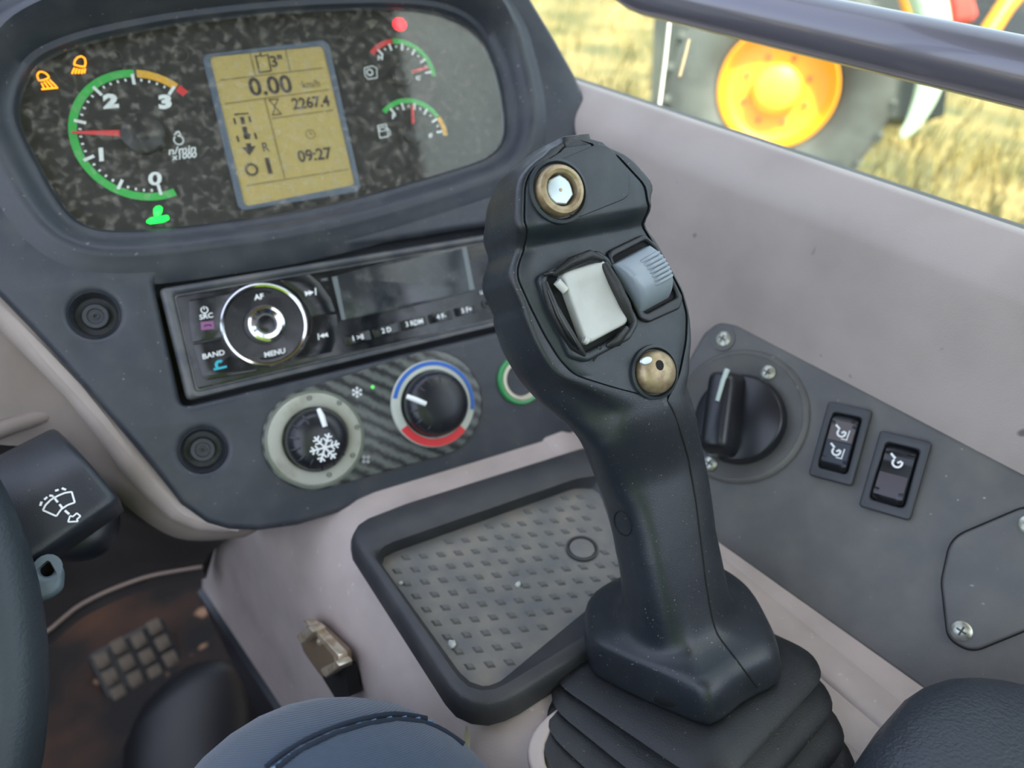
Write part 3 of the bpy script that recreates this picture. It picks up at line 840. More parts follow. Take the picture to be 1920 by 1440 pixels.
part('knob_ring', ringlathe([(RK * 0.43, 0.0080), (RK * 0.41, 0.0098), (RK * 0.35, 0.0102), (RK * 0.25, 0.0088), (RK * 0.25, 0.0075)], 40, c=dc), M_chrome, knob)
part('knob_cap', lathe([(RK * 0.26, 0.0070), (RK * 0.26, 0.0082), (RK * 0.18, 0.0086), (0.0005, 0.0087)], 32, c=dc), M_gloss, knob)
rt('AF', rz(888, 468), 0.0040, M_white, dial, 1.1, 0.0001, 0.0009)
rt('MENU', rz(1030, 970), 0.0038, M_white, dial, 1.1, 0.0001, 0.0009)
# display window
M_disp = mat('radio_display', srgb(46, 50, 54), 0.16, col2=srgb(78, 80, 80), nscale=90, namt=(0.45, 0.78), rough2=0.4)
dis = part('display', shape(rnd(RP([rz2(118, 450), rz2(880, 235), rz2(1545, 130), rz2(1640, 590), rz2(930, 770), rz2(245, 905)]), 0.001, 3), -0.002, 0.0002, 0.0002, 1), M_disp, rad)
part('display_bar', bars([RP([rz2(125, 450), rz2(180, 440), rz2(270, 900), rz2(228, 905)])], 0.0004), mat('display_edge', srgb(104, 112, 114), 0.4), dis)
part('display_bar', bars([RP([rz2(1500, 140), rz2(1548, 132), rz2(1635, 580), rz2(1580, 592)])], 0.0004), MATS['display_edge'], dis)
# preset keys
pk = [((240, 1075, 520, 1010, 545, 1110, 275, 1180), '1 >II'), ((545, 1000, 820, 930, 845, 1030, 580, 1100), '2 D'), ((855, 920, 1105, 855, 1130, 955, 885, 1020), '3 RDM'),
      ((1150, 850, 1385, 790, 1405, 890, 1175, 945), '4 F-'), ((1425, 780, 1630, 735, 1680, 815, 1450, 870), '5 F+')]
for c8, s in pk:
    pts = [rz2(c8[i], c8[i + 1]) for i in range(0, 8, 2)]
    k = part('preset_key', shape(rnd(RP(pts), 0.0005, 2), -0.001, 0.0008, 0.0003, 1), M_gloss, rad)
    q = RP(pts); q = (sum(p[0] for p in q) / 4, sum(p[1] for p in q) / 4)
    part('lettering', text(s, 0.0040, 0.0011, q, 0, 0, 0.0001, 0.95), M_white, k)
q = RP([rz2(1762, 730)])[0]
part('aux_jack', ringlathe([(0.0026, -0.001), (0.0026, 0.0003), (0.0013, 0.0003), (0.0013, -0.001)], 20, c=q), M_black, rad)
part('jack_hole', lathe([(0.0013, -0.001), (0.0013, 0.00005), (0.0002, 0.00005)], 14, c=q), M_dark, rad)
rt('USB', rz2(1730, 610), 0.0030, M_white, rad, 1.0)
rt('MIC', rz2(50, 478), 0.0022, M_whited, rad, 1.0, 0.0)

# ==================================================== climate controls ======
KD = D.at(690, 790, 0.0)
def KP(pts, off=0.0): return KD.p2(pts, off)
def kz(x, y):                                           # zoomed crop (460,650) x4
    return (460 + x / 4.0, 650 + y / 4.0)
cl = thing('climate_panel', 'carbon patterned heater control panel with two round knobs', 'control panel', KD)
# carbon weave
mc = bpy.data.materials.new('carbon_print'); mc.use_nodes = True; nn_ = mc.node_tree; bs = nn_.nodes['Principled BSDF']
tcn = nn_.nodes.new('ShaderNodeTexCoord'); mp = nn_.nodes.new('ShaderNodeMapping'); mp.inputs['Rotation'].default_value = (0, 0, math.radians(-52))
wv = nn_.nodes.new('ShaderNodeTexWave'); wv.inputs['Scale'].default_value = 44; wv.inputs['Distortion'].default_value = 2.0; wv.inputs['Detail'].default_value = 2; wv.inputs['Detail Scale'].default_value = 6
rmp = nn_.nodes.new('ShaderNodeMix'); rmp.data_type = 'RGBA'; rmp.inputs[6].default_value = srgb(34, 36, 38); rmp.inputs[7].default_value = srgb(96, 99, 96)
nn_.links.new(tcn.outputs['Object'], mp.inputs[0]); nn_.links.new(mp.outputs[0], wv.inputs[0]); nn_.links.new(wv.outputs[0], rmp.inputs[0]); nn_.links.new(rmp.outputs[2], bs.inputs['Base Color'])
bs.inputs['Roughness'].default_value = 0.3
c_l, c_r = KP([(590, 823), (810, 757)])
r_l = (Vector(KP([(573, 736)])[0]) - Vector(KP([(590, 911)])[0])).length / 2 * 0.99
r_r = (Vector(KP([(800, 677)])[0]) - Vector(KP([(820, 838)])[0])).length / 2
def hull2(c0, r0, c1, r1, n=28):
    c0, c1 = Vector(c0), Vector(c1); d = c1 - c0; L_ = d.length; a = math.atan2(d.y, d.x); b = math.acos((r0 - r1) / L_)
    o = [(c0.x + r0 * math.cos(a + b + (2 * math.pi - 2 * b) * i / n), c0.y + r0 * math.sin(a + b + (2 * math.pi - 2 * b) * i / n)) for i in range(n + 1)]
    o += [(c1.x + r1 * math.cos(a - b + 2 * b * i / n), c1.y + r1 * math.sin(a - b + 2 * b * i / n)) for i in range(n + 1)]
    return o
plate = part('back_plate', shape(hull2(c_l, r_l * 1.10, c_r, r_r * 1.22), -0.001, 0.0022, 0.0010, 3), mc, cl, 'carbon weave print')
M_dialring = mat('dial_grey', srgb(172, 172, 160), 0.4, col2=srgb(140, 138, 122), nscale=80, namt=(0.5, 0.8))
M_knob = mat('knob_black', srgb(30, 32, 38), 0.3, bump=0.05)
# fan dial
fd = part('fan_dial', ringlathe([(r_l, 0.0018), (r_l, 0.0032), (r_l * 0.96, 0.0042), (r_l * 0.74, 0.0046), (r_l * 0.70, 0.0040), (r_l * 0.70, 0.0018)], 56, c=c_l), M_dialring, cl)
part('dial_edge', ringlathe([(r_l * 1.06, 0.0018), (r_l * 1.05, 0.0034), (r_l * 1.0, 0.0036), (r_l * 0.995, 0.0018)], 56, c=c_l), mat('clear_edge', srgb(112, 118, 108), 0.2), fd)
rk = r_l * 0.66
kc = Vector(KP([(600, 822)], 0.012)[0])
ck = (c_l[0], c_l[1])
fk = part('fan_knob', lathe([(rk, 0.002), (rk * 1.0, 0.007), (rk * 0.96, 0.0115), (rk * 0.86, 0.0150), (rk * 0.70, 0.0168), (rk * 0.4, 0.0176), (0.0004, 0.0178)], 48, c=ck, ang=60), M_knob, cl)
KTOP = 0.0182
def kq(x, y, off=KTOP): return KP([kz(x, y)], off)[0]
sc_ = kq(597, 757)
arms = []
R_S = (Vector(kq(597, 645)) - Vector(sc_)).length
for i in range(6):
    a = math.pi / 6 + i * math.pi / 3 + math.pi / 6
    u_ = Vector((math.cos(a), math.sin(a)))
    o_ = Vector(sc_)
    arms.append(bar(tuple(o_), tuple(o_ + u_ * R_S), R_S * 0.12))
    for t in (0.42, 0.70):
        for sgn in (-1, 1):
            b_ = a + sgn * math.radians(58)
            e_ = Vector((math.cos(b_), math.sin(b_)))
            arms.append(bar(tuple(o_ + u_ * R_S * t), tuple(o_ + u_ * R_S * t + e_ * R_S * (0.30 if t > .5 else 0.34)), R_S * 0.10))
part('snowflake_symbol', bars(arms, KTOP, 0.0009), M_white, fk)
part('pointer', tube([(*kq(552, 468, 0.0165), 0.0152), (*kq(575, 520, 0.0175), 0.0168), (*kq(600, 600, KTOP), 0.0176)], [0.0012, 0.0016, 0.0014], 10), M_white, fk)
def knob_ribs(parent, c, r, z, n=8, a0=0.6):
    for i in range(n):
        a = a0 + i * 2 * math.pi / 14
        p0 = (c[0] + r * 0.93 * math.cos(a), c[1] + r * 0.93 * math.sin(a), z - 0.0035)
        p1 = (c[0] + r * 0.80 * math.cos(a), c[1] + r * 0.80 * math.sin(a), z - 0.0012)
        p2 = (c[0] + r * 0.62 * math.cos(a), c[1] + r * 0.62 * math.sin(a), z - 0.0005)
        part('grip_rib', tube([p0, p1, p2], [0.0006, 0.0008, 0.0006], 6), M_knob, parent)
knob_ribs(fk, ck, rk, 0.0172, 9, 1.9)
for i, (x, y) in enumerate(((480, 385), (705, 420), (838, 603), (805, 815), (628, 960))):
    q = kq(x, y, 0.0046)
    part('dial_mark', bars([arcband(0.0010, 0.0014, 2 * math.pi * j / 12, 2 * math.pi * (j + 1) / 12, 1, q) for j in range(12)] + [bar((q[0] - .0008, q[1]), (q[0] + .0008, q[1]), .0004)], 0.0049), mat('dial_mark', srgb(96, 98, 94), .6), fd)
# small prints
def flake(c, r, w):
    o = []
    for i in range(6):
        a = i * math.pi / 3 + 0.3; e = (c[0] + r * math.cos(a), c[1] + r * math.sin(a)); o.append(bar(c, e, w))
        for s in (-1, 1):
            m_ = (c[0] + r * .6 * math.cos(a), c[1] + r * .6 * math.sin(a)); b_ = a + s * 0.8
            o.append(bar(m_, (m_[0] + r * .35 * math.cos(b_), m_[1] + r * .35 * math.sin(b_)), w))
    return o
q = kq(838, 342, 0.0024); part('snowflake_print', bars(flake(q, 0.0031, 0.0005), 0.0025), M_white, plate)
q = kq(905, 845, 0.0024)
part('fan_print', bars([circ(q[0] + 0.0017 * math.cos(a), q[1] + 0.0017 * math.sin(a), 0.0011, 10) for a in (0.5, 2.07, 3.64, 5.2)], 0.0025), M_whited, plate)
q = kq(955, 303, 0.0024)
part('indicator_light', lathe([(0.0011, 0.002), (0.0011, 0.0028), (0.0004, 0.0031)], 12, c=q), mat('indicator_green', srgb(110, 220, 110), 0.3, emit=srgb(80, 230, 90), estr=0.35), plate)
# temperature dial
td = part('temperature_dial', ringlathe([(r_r, 0.0018), (r_r, 0.0034), (r_r * 0.97, 0.0044), (r_r * 0.80, 0.0046), (r_r * 0.77, 0.0040), (r_r * 0.77, 0.0018)], 56, c=c_r), mat('dial_white', srgb(196, 200, 190), .35), cl)
def an2(x, y): q = kq(x, y, 0.0046); return math.atan2(q[1] - c_r[1], q[0] - c_r[0])
a_b0 = an2(1105, 385); a_b1 = an2(1700, 300); a_r0 = an2(1175, 620); a_r1 = an2(1620, 600)
def cw(s, e):
    while e > s: e -= 2 * math.pi
    return s, e
s_, e_ = cw(a_b0, a_b1 - 0.55)
part('blue_band', decal([arcband(r_r * 0.885, r_r * 0.975, s_, e_, 30, c_r)], 0.0049, 0.0004), M_bluep, td)
s_, e_ = cw(a_r1, a_r0)
part('red_band', decal([arcband(r_r * 0.80, r_r * 0.975, s_, e_, 26, c_r)], 0.0049, 0.0004), M_redp, td)
rk2 = r_r * 0.74
tkn = part('temperature_knob', lathe([(rk2, 0.002), (rk2, 0.008), (rk2 * 0.96, 0.0125), (rk2 * 0.88, 0.0150), (rk2 * 0.72, 0.0165), (rk2 * 0.4, 0.0170), (0.0004, 0.0171)], 48, c=c_r, ang=60), M_knob, cl)
knob_ribs(tkn, c_r, rk2, 0.0168, 9, 0.9)
part('pointer', tube([(*kq(1215, 372, 0.0165), 0.0150), (*kq(1290, 402, 0.0172), 0.0168), (*kq(1355, 430, 0.0175), 0.0172)], [0.0014, 0.0016, 0.0014], 10), M_white, tkn)

# ================================================== lighter socket ==========
LS = D.at(975, 712, 0.0)
r_s = (Vector(LS.px(970, 668)[:2]) - Vector(LS.px(985, 760)[:2])).length / 2
so = thing('power_socket', 'green ringed lighter socket partly hidden by the joystick', 'socket', LS)
M_sgreen = mat('socket_green', srgb(52, 140, 76), 0.25)
part('green_ring', ringlathe([(r_s, -0.001), (r_s, 0.0022), (r_s * 0.94, 0.0032), (r_s * 0.82, 0.0030), (r_s * 0.80, -0.001)], 40), M_sgreen, so, 'green translucent ring')
part('lip', ringlathe([(r_s * 0.81, 0.0), (r_s * 0.81, 0.0036), (r_s * 0.70, 0.0040), (r_s * 0.66, 0.0030), (r_s * 0.66, 0.0)], 40), mat('socket_lip', srgb(206, 200, 178), .35), so, 'cream metal lip')
part('barrel', loft([[(r * math.cos(2 * math.pi * j / 32), r * math.sin(2 * math.pi * j / 32), z) for j in range(32)] for r, z in ((r_s * .67, .003), (r_s * .66, -.013), (r_s * .1, -.0132))], False, True), mat('socket_inside', srgb(120, 84, 52), .35, .6), so)

# ================================================== side control panel ======
PF = R.at(1560, 880)
side_px = [(1345, 603), (1385, 607), (2000, 930), (2060, 1100), (1990, 1478), (1750, 1308), (1345, 1020), (1215, 925), (1240, 760), (1318, 625)]
sp = thing('side_panel', 'grey angled control panel below the taupe side wall', 'control panel', PF)
side2 = rnd(PF.p2(side_px), [0.008, 0.008, 0.01, 0.01, 0.01, 0, 0.006, 0.01, 0.02, 0.008], 5)
part('panel_plate', shape(side2, -0.012, 0.0, 0.0025, 3), M_panel, sp)
part('panel_backing', shape(rnd(PF.p2([(x, y + 8) for x, y in side_px]), 0.01, 4), -0.05, -0.013, 0.002, 2), M_dark, sp)
def screw(parent, x, y, r, fr, z=0.0, recess=0.0, name='screw'):
    c = fr.px(x, y, z)[:2]
    s = part(name, lathe([(r, z - 0.001), (r, z + 0.0008), (r * 0.75, z + 0.0016), (0.0004, z + 0.0019)], 20, c=c), M_screw, parent, 'zinc screw head')
    part('cross_slot', bars([bar((c[0] - r * .5, c[1]), (c[0] + r * .5, c[1]), r * .2), bar((c[0], c[1] - r * .5), (c[0], c[1] + r * .5), r * .2)], z + 0.0020, 0.0004), mat('slot_dark', srgb(70, 70, 62), .6), s)
    return s
c = PF.px(1356, 636)[:2]
w_ = part('washer', ringlathe([(0.0072, -0.0005), (0.0070, 0.0008), (0.0040, 0.0006), (0.0036, -0.0005)], 28, c=c), M_panel, sp)
screw(sp, 1356, 636, 0.0046, PF, 0.0003)

# rotary light switch
LK = R.at(1385, 780, 0.0)
lk = thing('rotary_switch', 'large black rotary switch with round base on the side panel', 'switch', LK)
rb = (Vector(LK.px(1397, 904)[:2]) - Vector(LK.px(1372, 656)[:2])).length / 2
part('base_plate', lathe([(rb, 0.0), (rb, 0.0012), (rb * 0.965, 0.0026), (rb * 0.93, 0.0028), (rb * 0.91, 0.0022), (0.001, 0.0022)], 64), M_panel, lk)
for x, y in ((1440, 699), (1331, 869)):
    screw(lk, x, y, 0.0042, LK, 0.0026)
ks = LK.px(1385, 785, 0.006)
rsk = rb * 0.66
part('knob_skirt', lathe([(rsk, 0.002), (rsk, 0.006), (rsk * 0.96, 0.0085), (rsk * 0.9, 0.0095), (0.001, 0.0098)], 48, c=(ks.x, ks.y), ang=50), M_knob, lk)
ba = Vector(LK.px(1352, 690, 0.026)[:2]); bb_ = Vector(LK.px(1337, 850, 0.022)[:2])
bt = (bb_ - ba).normalized(); bn = Vector((-bt.y, bt.x))
if bn.x < 0: bn = -bn
rg = []
for hgt, wd, ex in ((0.004, 0.0092, 0.000), (0.012, 0.0086, 0.000), (0.021, 0.0078, -0.001), (0.0245, 0.0066, -0.0025), (0.0262, 0.0040, -0.005)):
    a_, b_ = ba - bt * ex, bb_ + bt * ex
    rg.append([(p[0], p[1], hgt) for p in rnd([tuple(a_ - bn * wd), tuple(b_ - bn * wd), tuple(b_ + bn * wd), tuple(a_ + bn * wd)], 0.0045, 5)])
hd = part('knob_handle', loft(rg, True, True, ang=50), M_knob, lk)
pa, pb = Vector(LK.px(1362, 692, 0.026)[:2]), Vector(LK.px(1345, 752, 0.026)[:2])
part('pointer_mark', tube([(pa.x, pa.y, 0.0245), (lerp(pa, pb, .35).x, lerp(pa, pb, .35).y, 0.0262), (pb.x, pb.y, 0.0263)], [0.0016, 0.0014, 0.0012], 8), mat('mark_pale', srgb(190, 204, 200), .4), hd)

# rocker switches
def rocker(corners, label, split, up, icon):
    cx = sum(p[0] for p in corners) / 4; cy = sum(p[1] for p in corners) / 4
    F0 = R.at(cx, cy, 0.0)
    q = [Vector(F0.px(*p)[:2]) for p in corners]         # tl tr br bl
    ex = ((q[1] - q[0]) + (q[2] - q[3])).normalized()
    F_ = Fr(F0.O, F0.ex * ex.x + F0.ey * ex.y, F0.ez)
    q = [Vector(F_.px(*p)[:2]) for p in corners]
    w2 = ((q[1] - q[0]).length + (q[2] - q[3]).length) / 4; h2 = ((q[3] - q[0]).length + (q[2] - q[1]).length) / 4
    sy = 1 if q[0].y > q[3].y else -1
    t = thing('rocker_switch', label, 'switch', F_, 'rocker switches on the side panel')
    part('bezel', shape([sq(0, 0, w2, h2, 0.0022), sq(0, 0, w2 * 0.66, h2 * 0.74, 0.002)], 0.0, 0.0042, 0.0011, 3), mat('bezel_grey', srgb(58, 60, 64), .42), t)
    part('well', shape(sq(0, 0, w2 * 0.7, h2 * 0.78, 0.002), -0.002, 0.0006), M_dark, t)
    # rocker cap: bowed along its length, tilted
    rg = []; nb = 16; a_, b_ = w2 * 0.61, h2 * 0.68
    for i in range(nb + 1):
        s = -1 + 2 * i / nb
        bow = 0.0052 + 0.0022 * (abs(s) ** 2.2) * 0 - 0.0006 * s * s + up * 0.0016 * s + (0.0006 if abs(s) > .5 else 0)
        if abs(s) > 0.86: bow -= (abs(s) - 0.86) * 0.016
        y = sy * b_ * s
        prof_ = [(-a_, 0.0002), (-a_, bow - 0.0008), (-a_ * 0.93, bow), (-a_ * .4, bow - .0002), (a_ * .4, bow - .0002), (a_ * 0.93, bow), (a_, bow - 0.0008), (a_, 0.0002)]
        curve = 1 - 0.10 * max(0, abs(s) - 0.8) * 5 * 0
        rg.append([(x * curve, y + (sy * 0.0016 * (1 - (x / a_) ** 2) * (1 if s > 0 else -1) if abs(s) > 0.95 else 0), z) for x, z in prof_])
    cap = part('rocker_cap', loft(rg, True, True, ang=50), mat('rocker_black', srgb(26, 28, 32), 0.22), t)
    zt = lambda s: 0.0052 - 0.0006 * s * s + up * 0.0016 * s
    # upper or lower half inlay
    for nm, s0, s1_, m_ in split:
        part(nm, loft([[(-a_ * .9, sy * b_ * s, zt(s) + .0001), (a_ * .9, sy * b_ * s, zt(s) + .0001), (a_ * .9, sy * b_ * s, zt(s) + .0005), (-a_ * .9, sy * b_ * s, zt(s) + .0005)] for s in (s0, (s0 + s1_) / 2, s1_)], True, True), m_, cap)
    for s, kind in icon:
        o = []; c_ = (0.0, sy * b_ * s); r_ = a_ * 0.36
        a0_ = 0.5 if kind else 2.5
        o += [arcband(r_ * .62, r_, math.radians(140 + 250 * i / 14), math.radians(140 + 250 * (i + 1) / 14), 2, c_) for i in range(14)]
        o += [bar((c_[0] - r_ * 1.5, c_[1] + sy * r_ * 1.5), (c_[0] - r_ * .55, c_[1] + sy * r_ * .75), r_ * .42), bar((c_[0], c_[1]), (c_[0] + r_ * .6, c_[1] + r_ * .5), r_ * .35)]
        if kind:
            o += [bar((c_[0] + r_ * .2, c_[1] - sy * r_ * 1.25), (c_[0] + r_ * 1.5, c_[1] - sy * r_ * 1.25), r_ * .2), bar((c_[0] + r_ * 1.35, c_[1] - sy * r_ * 1.2), (c_[0] + r_ * 1.5, c_[1] + sy * r_ * .9), r_ * .2)]
        part('hitch_symbol', bars(o, zt(s) + 0.0009, 0.0004), M_white, cap)
    return t
M_inA = mat('rocker_warm', srgb(92, 84, 86), .3); M_inB = mat('rocker_cool', srgb(44, 52, 60), .3); M_inC = mat('rocker_mauve', srgb(70, 64, 70), .3)
rocker([(1556, 753), (1638, 772), (1598, 912), (1517, 893)], 'two-symbol rocker switch nearest the rotary switch on the side panel',
       [('inlay', 0.04, 0.8, M_inA), ('inlay', -0.8, 0.0, M_inB)], -0.35, [(0.36, 1), (-0.36, 1)])
rocker([(1650, 808), (1749, 830), (1706, 978), (1613, 950)], 'one-symbol rocker switch nearest the cover plate on the side panel',
       [('inlay', -0.85, -0.02, M_inC)], -0.9, [(0.42, 0)])

# cover plate
CVF = R.at(1860, 1090, 0.0)
cv_px = [(1765, 1070), (1790, 1012), (1830, 985), (1925, 950), (2060, 1000), (2060, 1130), (1925, 1180), (1832, 1217), (1800, 1210), (1776, 1180)]
cv = thing('cover_plate', 'blank grey cover plate screwed to the side panel', 'cover plate', CVF)
part('plate', shape(rnd(CVF.p2([(1766, 1090), (1784, 1010), (1925, 950), (2060, 1000), (2060, 1130), (1925, 1180), (1822, 1222), (1778, 1196)]), [0.02, 0.016, 0.01, 0.01, 0.01, 0.01, 0.010, 0.008], 6), 0.0, 0.0032, 0.0012, 3), M_panel, cv)
part('shadow_gap', shape(rnd(CVF.p2([(1763, 1090), (1781, 1007), (1925, 946), (2064, 997), (2064, 1133), (1925, 1184), (1821, 1226), (1775, 1198)]), [0.02, 0.016, 0.01, 0.01, 0.01, 0.01, 0.010, 0.008], 6), 0.0, 0.0007, 0.0003, 1), M_dark, cv)
screw(cv, 1803, 1183, 0.0044, CVF, 0.0030)
screw(cv, 1930, 985, 0.0044, CVF, 0.0030)

# ============================================================ tray ==========
TF = Cn.at(900, 1110, 0.001)
tr = thing('storage_tray', 'black rubber storage tray with studded floor on the console', 'tray', TF)
def TP(pts, off=0.0): return TF.p2(pts, off)
t_out = [(652, 1035), (672, 1003), (760, 968), (1090, 862), (1190, 850), (1262, 1100), (1250, 1160), (960, 1348), (905, 1366), (850, 1345)]
t_top_o = [(664, 1022), (690, 998), (760, 972), (1090, 866), (1180, 856), (1248, 1095), (1232, 1140), (945, 1315), (900, 1330), (852, 1312)]
t_in = [(700, 1038), (722, 1016), (1080, 893), (1165, 880), (1215, 1090), (1205, 1120), (925, 1290), (885, 1288), (868, 1275)]
def ringpts(px, off, r, n=5, m=72):
    o = rnd(TF.p2(px, off), r, n)
    # resample by arc length
    o = [Vector(p) for p in o]; L_ = [0]
    for i in range(len(o)): L_.append(L_[-1] + (o[(i + 1) % len(o)] - o[i]).length)
    res = []
    for k in range(m):
        d = L_[-1] * k / m
        i = max(j for j in range(len(o)) if L_[j] <= d + 1e-12)
        t = (d - L_[i]) / max(L_[i + 1] - L_[i], 1e-9)
        res.append(o[i].lerp(o[(i + 1) % len(o)], t))
    return res
def align(a, b):
    """rotate ring b so that it starts nearest a's start"""
    k = min(range(len(b)), key=lambda i: (b[i] - a[0]).length); return b[k:] + b[:k]
TH = 0.013
r0_ = ringpts(t_out, 0.0, 0.016)
def shrink(ring, d):
    o = [tuple(p) for p in ring]; s = 1 if _area(o) > 0 else -1
    k = len(o); r = []
    for i in range(k):
        a, b = Vector(o[i - 2]), Vector(o[(i + 2) % k]); t = (b - a).normalized()
        r.append(Vector((o[i][0] - s * t.y * d, o[i][1] + s * t.x * d)))
    return r
ri = align(r0_, ringpts([(712, 1052), (728, 1040), (1075, 917), (1120, 916), (1170, 1060), (1165, 1085), (930, 1283), (890, 1290), (868, 1268)], 0.002, 0.012))
prof_t = [(0.0, 0.0), (0.0006, TH * 0.5), (0.0022, TH * 0.9), (0.004, TH)]
rings_t = [[(p.x, p.y, z) for p in shrink(r0_, d)] for d, z in prof_t]
rt_in = align(r0_, ringpts(t_in, TH, 0.012))
rings_t.append([(p.x, p.y, TH) for p in [a.lerp(b, 0.75) for a, b in zip(shrink(r0_, .004), rt_in)]])
rings_t.append([(p.x, p.y, TH * 0.85) for p in rt_in])
rings_t.append([(p.x, p.y, 0.003) for p in [a.lerp(b, 0.9) for a, b in zip(rt_in, ri)]])
rings_t.append([(p.x, p.y, 0.0015) for p in [a.lerp(b, 1.0) for a, b in zip(rt_in, ri)]])
part('tray_rim', loft(rings_t, True, False, True, ang=50), M_tray, tr)
fl = [tuple(p) for p in shrink(ri, -0.004)]
part('tray_floor', shape(fl, 0.0004, 0.0022), M_tray_floor, tr)
# studs
P0 = Vector(TF.px(745, 1072, .002)[:2]); Pa = (Vector(TF.px(975.5, 1051, .002)[:2]) - P0) / 7; Pb = (Vector(TF.px(903, 1280, .002)[:2]) - P0) / 8
fi = [tuple(p) for p in shrink(ri, 0.0035)]
def inside(p, poly):
    c = False
    for i in range(len(poly)):
        a, b = poly[i - 1], poly[i]
        if (a[1] > p[1]) != (b[1] > p[1]) and p[0] < (b[0] - a[0]) * (p[1] - a[1]) / (b[1] - a[1]) + a[0]: c = not c
    return c
ux = Pa.normalized(); uy = Pb.normalized(); sw = 0.0019
stud_me = mesh_from([(*(ux * sx * s + uy * sy * s), z) for s, z in ((sw, 0.0), (sw * .6, 0.0011)) for sx, sy in ((-1, -1), (1, -1), (1, 1), (-1, 1))],
                    [(4, 5, 6, 7), (0, 1, 5, 4), (1, 2, 6, 5), (2, 3, 7, 6), (3, 0, 4, 7)], smooth=False)
boss = Vector(TF.px(1091, 1031, .002)[:2])
M_stud = mat('stud', srgb(96, 95, 92), 0.65)
cnt = 0
for i in range(-6, 16):
    for j in range(-12, 14):
        p = P0 + Pa * i + Pb * j
        if inside(tuple(p), fi) and (p - boss).length > 0.0105:
            part('stud', stud_me, M_stud, tr, fr=Matrix.Translation((p.x, p.y, 0.0022))); cnt += 1
bs_ = part('boss', ringlathe([(0.0085, 0.002), (0.0085, 0.0036), (0.0075, 0.0038), (0.0070, 0.0030), (0.0070, 0.002)], 32, c=tuple(boss)), M_tray, tr)
part('boss_disc', lathe([(0.0066, 0.002), (0.0066, 0.0034), (0.0058, 0.0038), (0.0003, 0.0038)], 28, c=tuple(boss)), M_tray_floor, bs_)
# crumbs lying in the tray
for k, (x, y, s) in enumerate(((752, 1093, .0016), (848, 1209, .0024), (971, 1096, .0020))):
    f = TF.at(x, y, 0.004 - 0.001)
    bm = bmesh.new(); bmesh.ops.create_icosphere(bm, subdivisions=1, radius=s)
    for v in bm.verts: v.co *= random.uniform(0.65, 1.2)
    me = bpy.data.meshes.new('crumb'); bm.to_mesh(me); bm.free()
    solo('crumb', me, mat('crumb', srgb(186, 190, 184), .6), f, ('tiny pale crumb at the left corner of the tray floor', 'largest pale crumb near the front of the tray floor', 'pale crumb in the middle of the tray floor')[k], 'crumb', 'crumbs in the tray')

# ========================================================= joystick =========
J = Fr(at_z(1100, 500, 0.285), H, W(nD_c))
js = thing('joystick', 'black multi-function joystick with worn buttons standing on the console', 'joystick', J)
def interp(tab, y):
    """tab: list of (y, v...) sorted by falling y; smooth interpolation"""
    if y >= tab[0][0]: return tab[0][1]
    if y <= tab[-1][0]: return tab[-1][1]
    for i in range(len(tab) - 1):
        if tab[i][0] >= y >= tab[i + 1][0]:
            t = (tab[i][0] - y) / max(tab[i][0] - tab[i + 1][0], 1e-9)
            return tab[i][1] + (tab[i + 1][1] - tab[i][1]) * t
def smooth_tab(tab, win):
    return lambda y: sum(interp(tab, y + win * k / 4) * w for k, w in zip(range(-4, 5), (1, 2, 3, 4, 5, 4, 3, 2, 1))) / 25.0
def tabpx(pts, off):
    r = []
    for x, y in pts:
        q = J.px(x, y, off); r.append((q.y, q.x))
    return sorted(r, key=lambda t: -t[0])
UPH = 0.0085                                             # step of the upper pad
fL = tabpx([(1058, 284), (997, 311)], UPH) + tabpx([(983, 346), (981, 420)], UPH) + tabpx([(984, 462), (970, 495), (968, 520), (992, 574), (1020, 630), (1047, 674), (1076, 705), (1150, 728), (1226, 747), (1246, 749)], 0.0)
fR = tabpx([(1080, 277), (1122, 266), (1151, 282), (1182, 316), (1212, 348)], UPH) + tabpx([(1208, 380)], UPH * .7) + tabpx([(1204, 420), (1228, 460), (1255, 503), (1278, 545), (1290, 590), (1288, 640), (1276, 700), (1265, 728), (1250, 748)], 0.0)
def mono(t):
    o = [t[0]]
    for a in t[1:]:
        if a[0] < o[-1][0] - 1e-5: o.append(a)
    return o
fL, fR = mono(fL), mono(fR)
SL = tabpx([(1040, 262), (1012, 279), (985, 298), (957, 340)], 0.003) + tabpx([(935, 400), (921, 470), (915, 540), (922, 600), (942, 660), (975, 715), (1015, 758), (1058, 790), (1090, 830), (1118, 900), (1142, 970), (1156, 1040), (1163, 1090), (1166, 1130)], -0.018)
SR = tabpx([(1100, 250), (1122, 252), (1140, 258), (1165, 285), (1190, 316), (1220, 350), (1221, 372)], 0.006) + tabpx([(1208, 402), (1215, 430), (1240, 470), (1270, 530), (1290, 580), (1296, 630), (1291, 690), (1289, 730), (1303, 780), (1320, 850), (1335, 930), (1345, 1010), (1354, 1080), (1358, 1110), (1360, 1140)], -0.004)
SL, SR = mono(SL), mono(SR)
yT = max(SL[0][0], SR[0][0]) ; yB = J.px(1262, 1125)[1] + 0.0115
yfb = J.px(1247, 749)[1]                                 # lower tip of the face
yst0 = J.px(1100, 405, UPH)[1]; yst1 = J.px(1090, 447)[1]  # the step
yface_top = J.px(1105, 268, UPH)[1]
def zf(y):                                               # front height
    if y >= yst0: return UPH
    if y >= yst1:
        t = (yst0 - y) / (yst0 - yst1); t = t * t * (3 - 2 * t); return UPH * (1 - t)
    if y >= yfb: return 0.0
    t = min((yfb - y) / 0.035, 1.0); t = t * t * (3 - 2 * t); return -0.010 * t
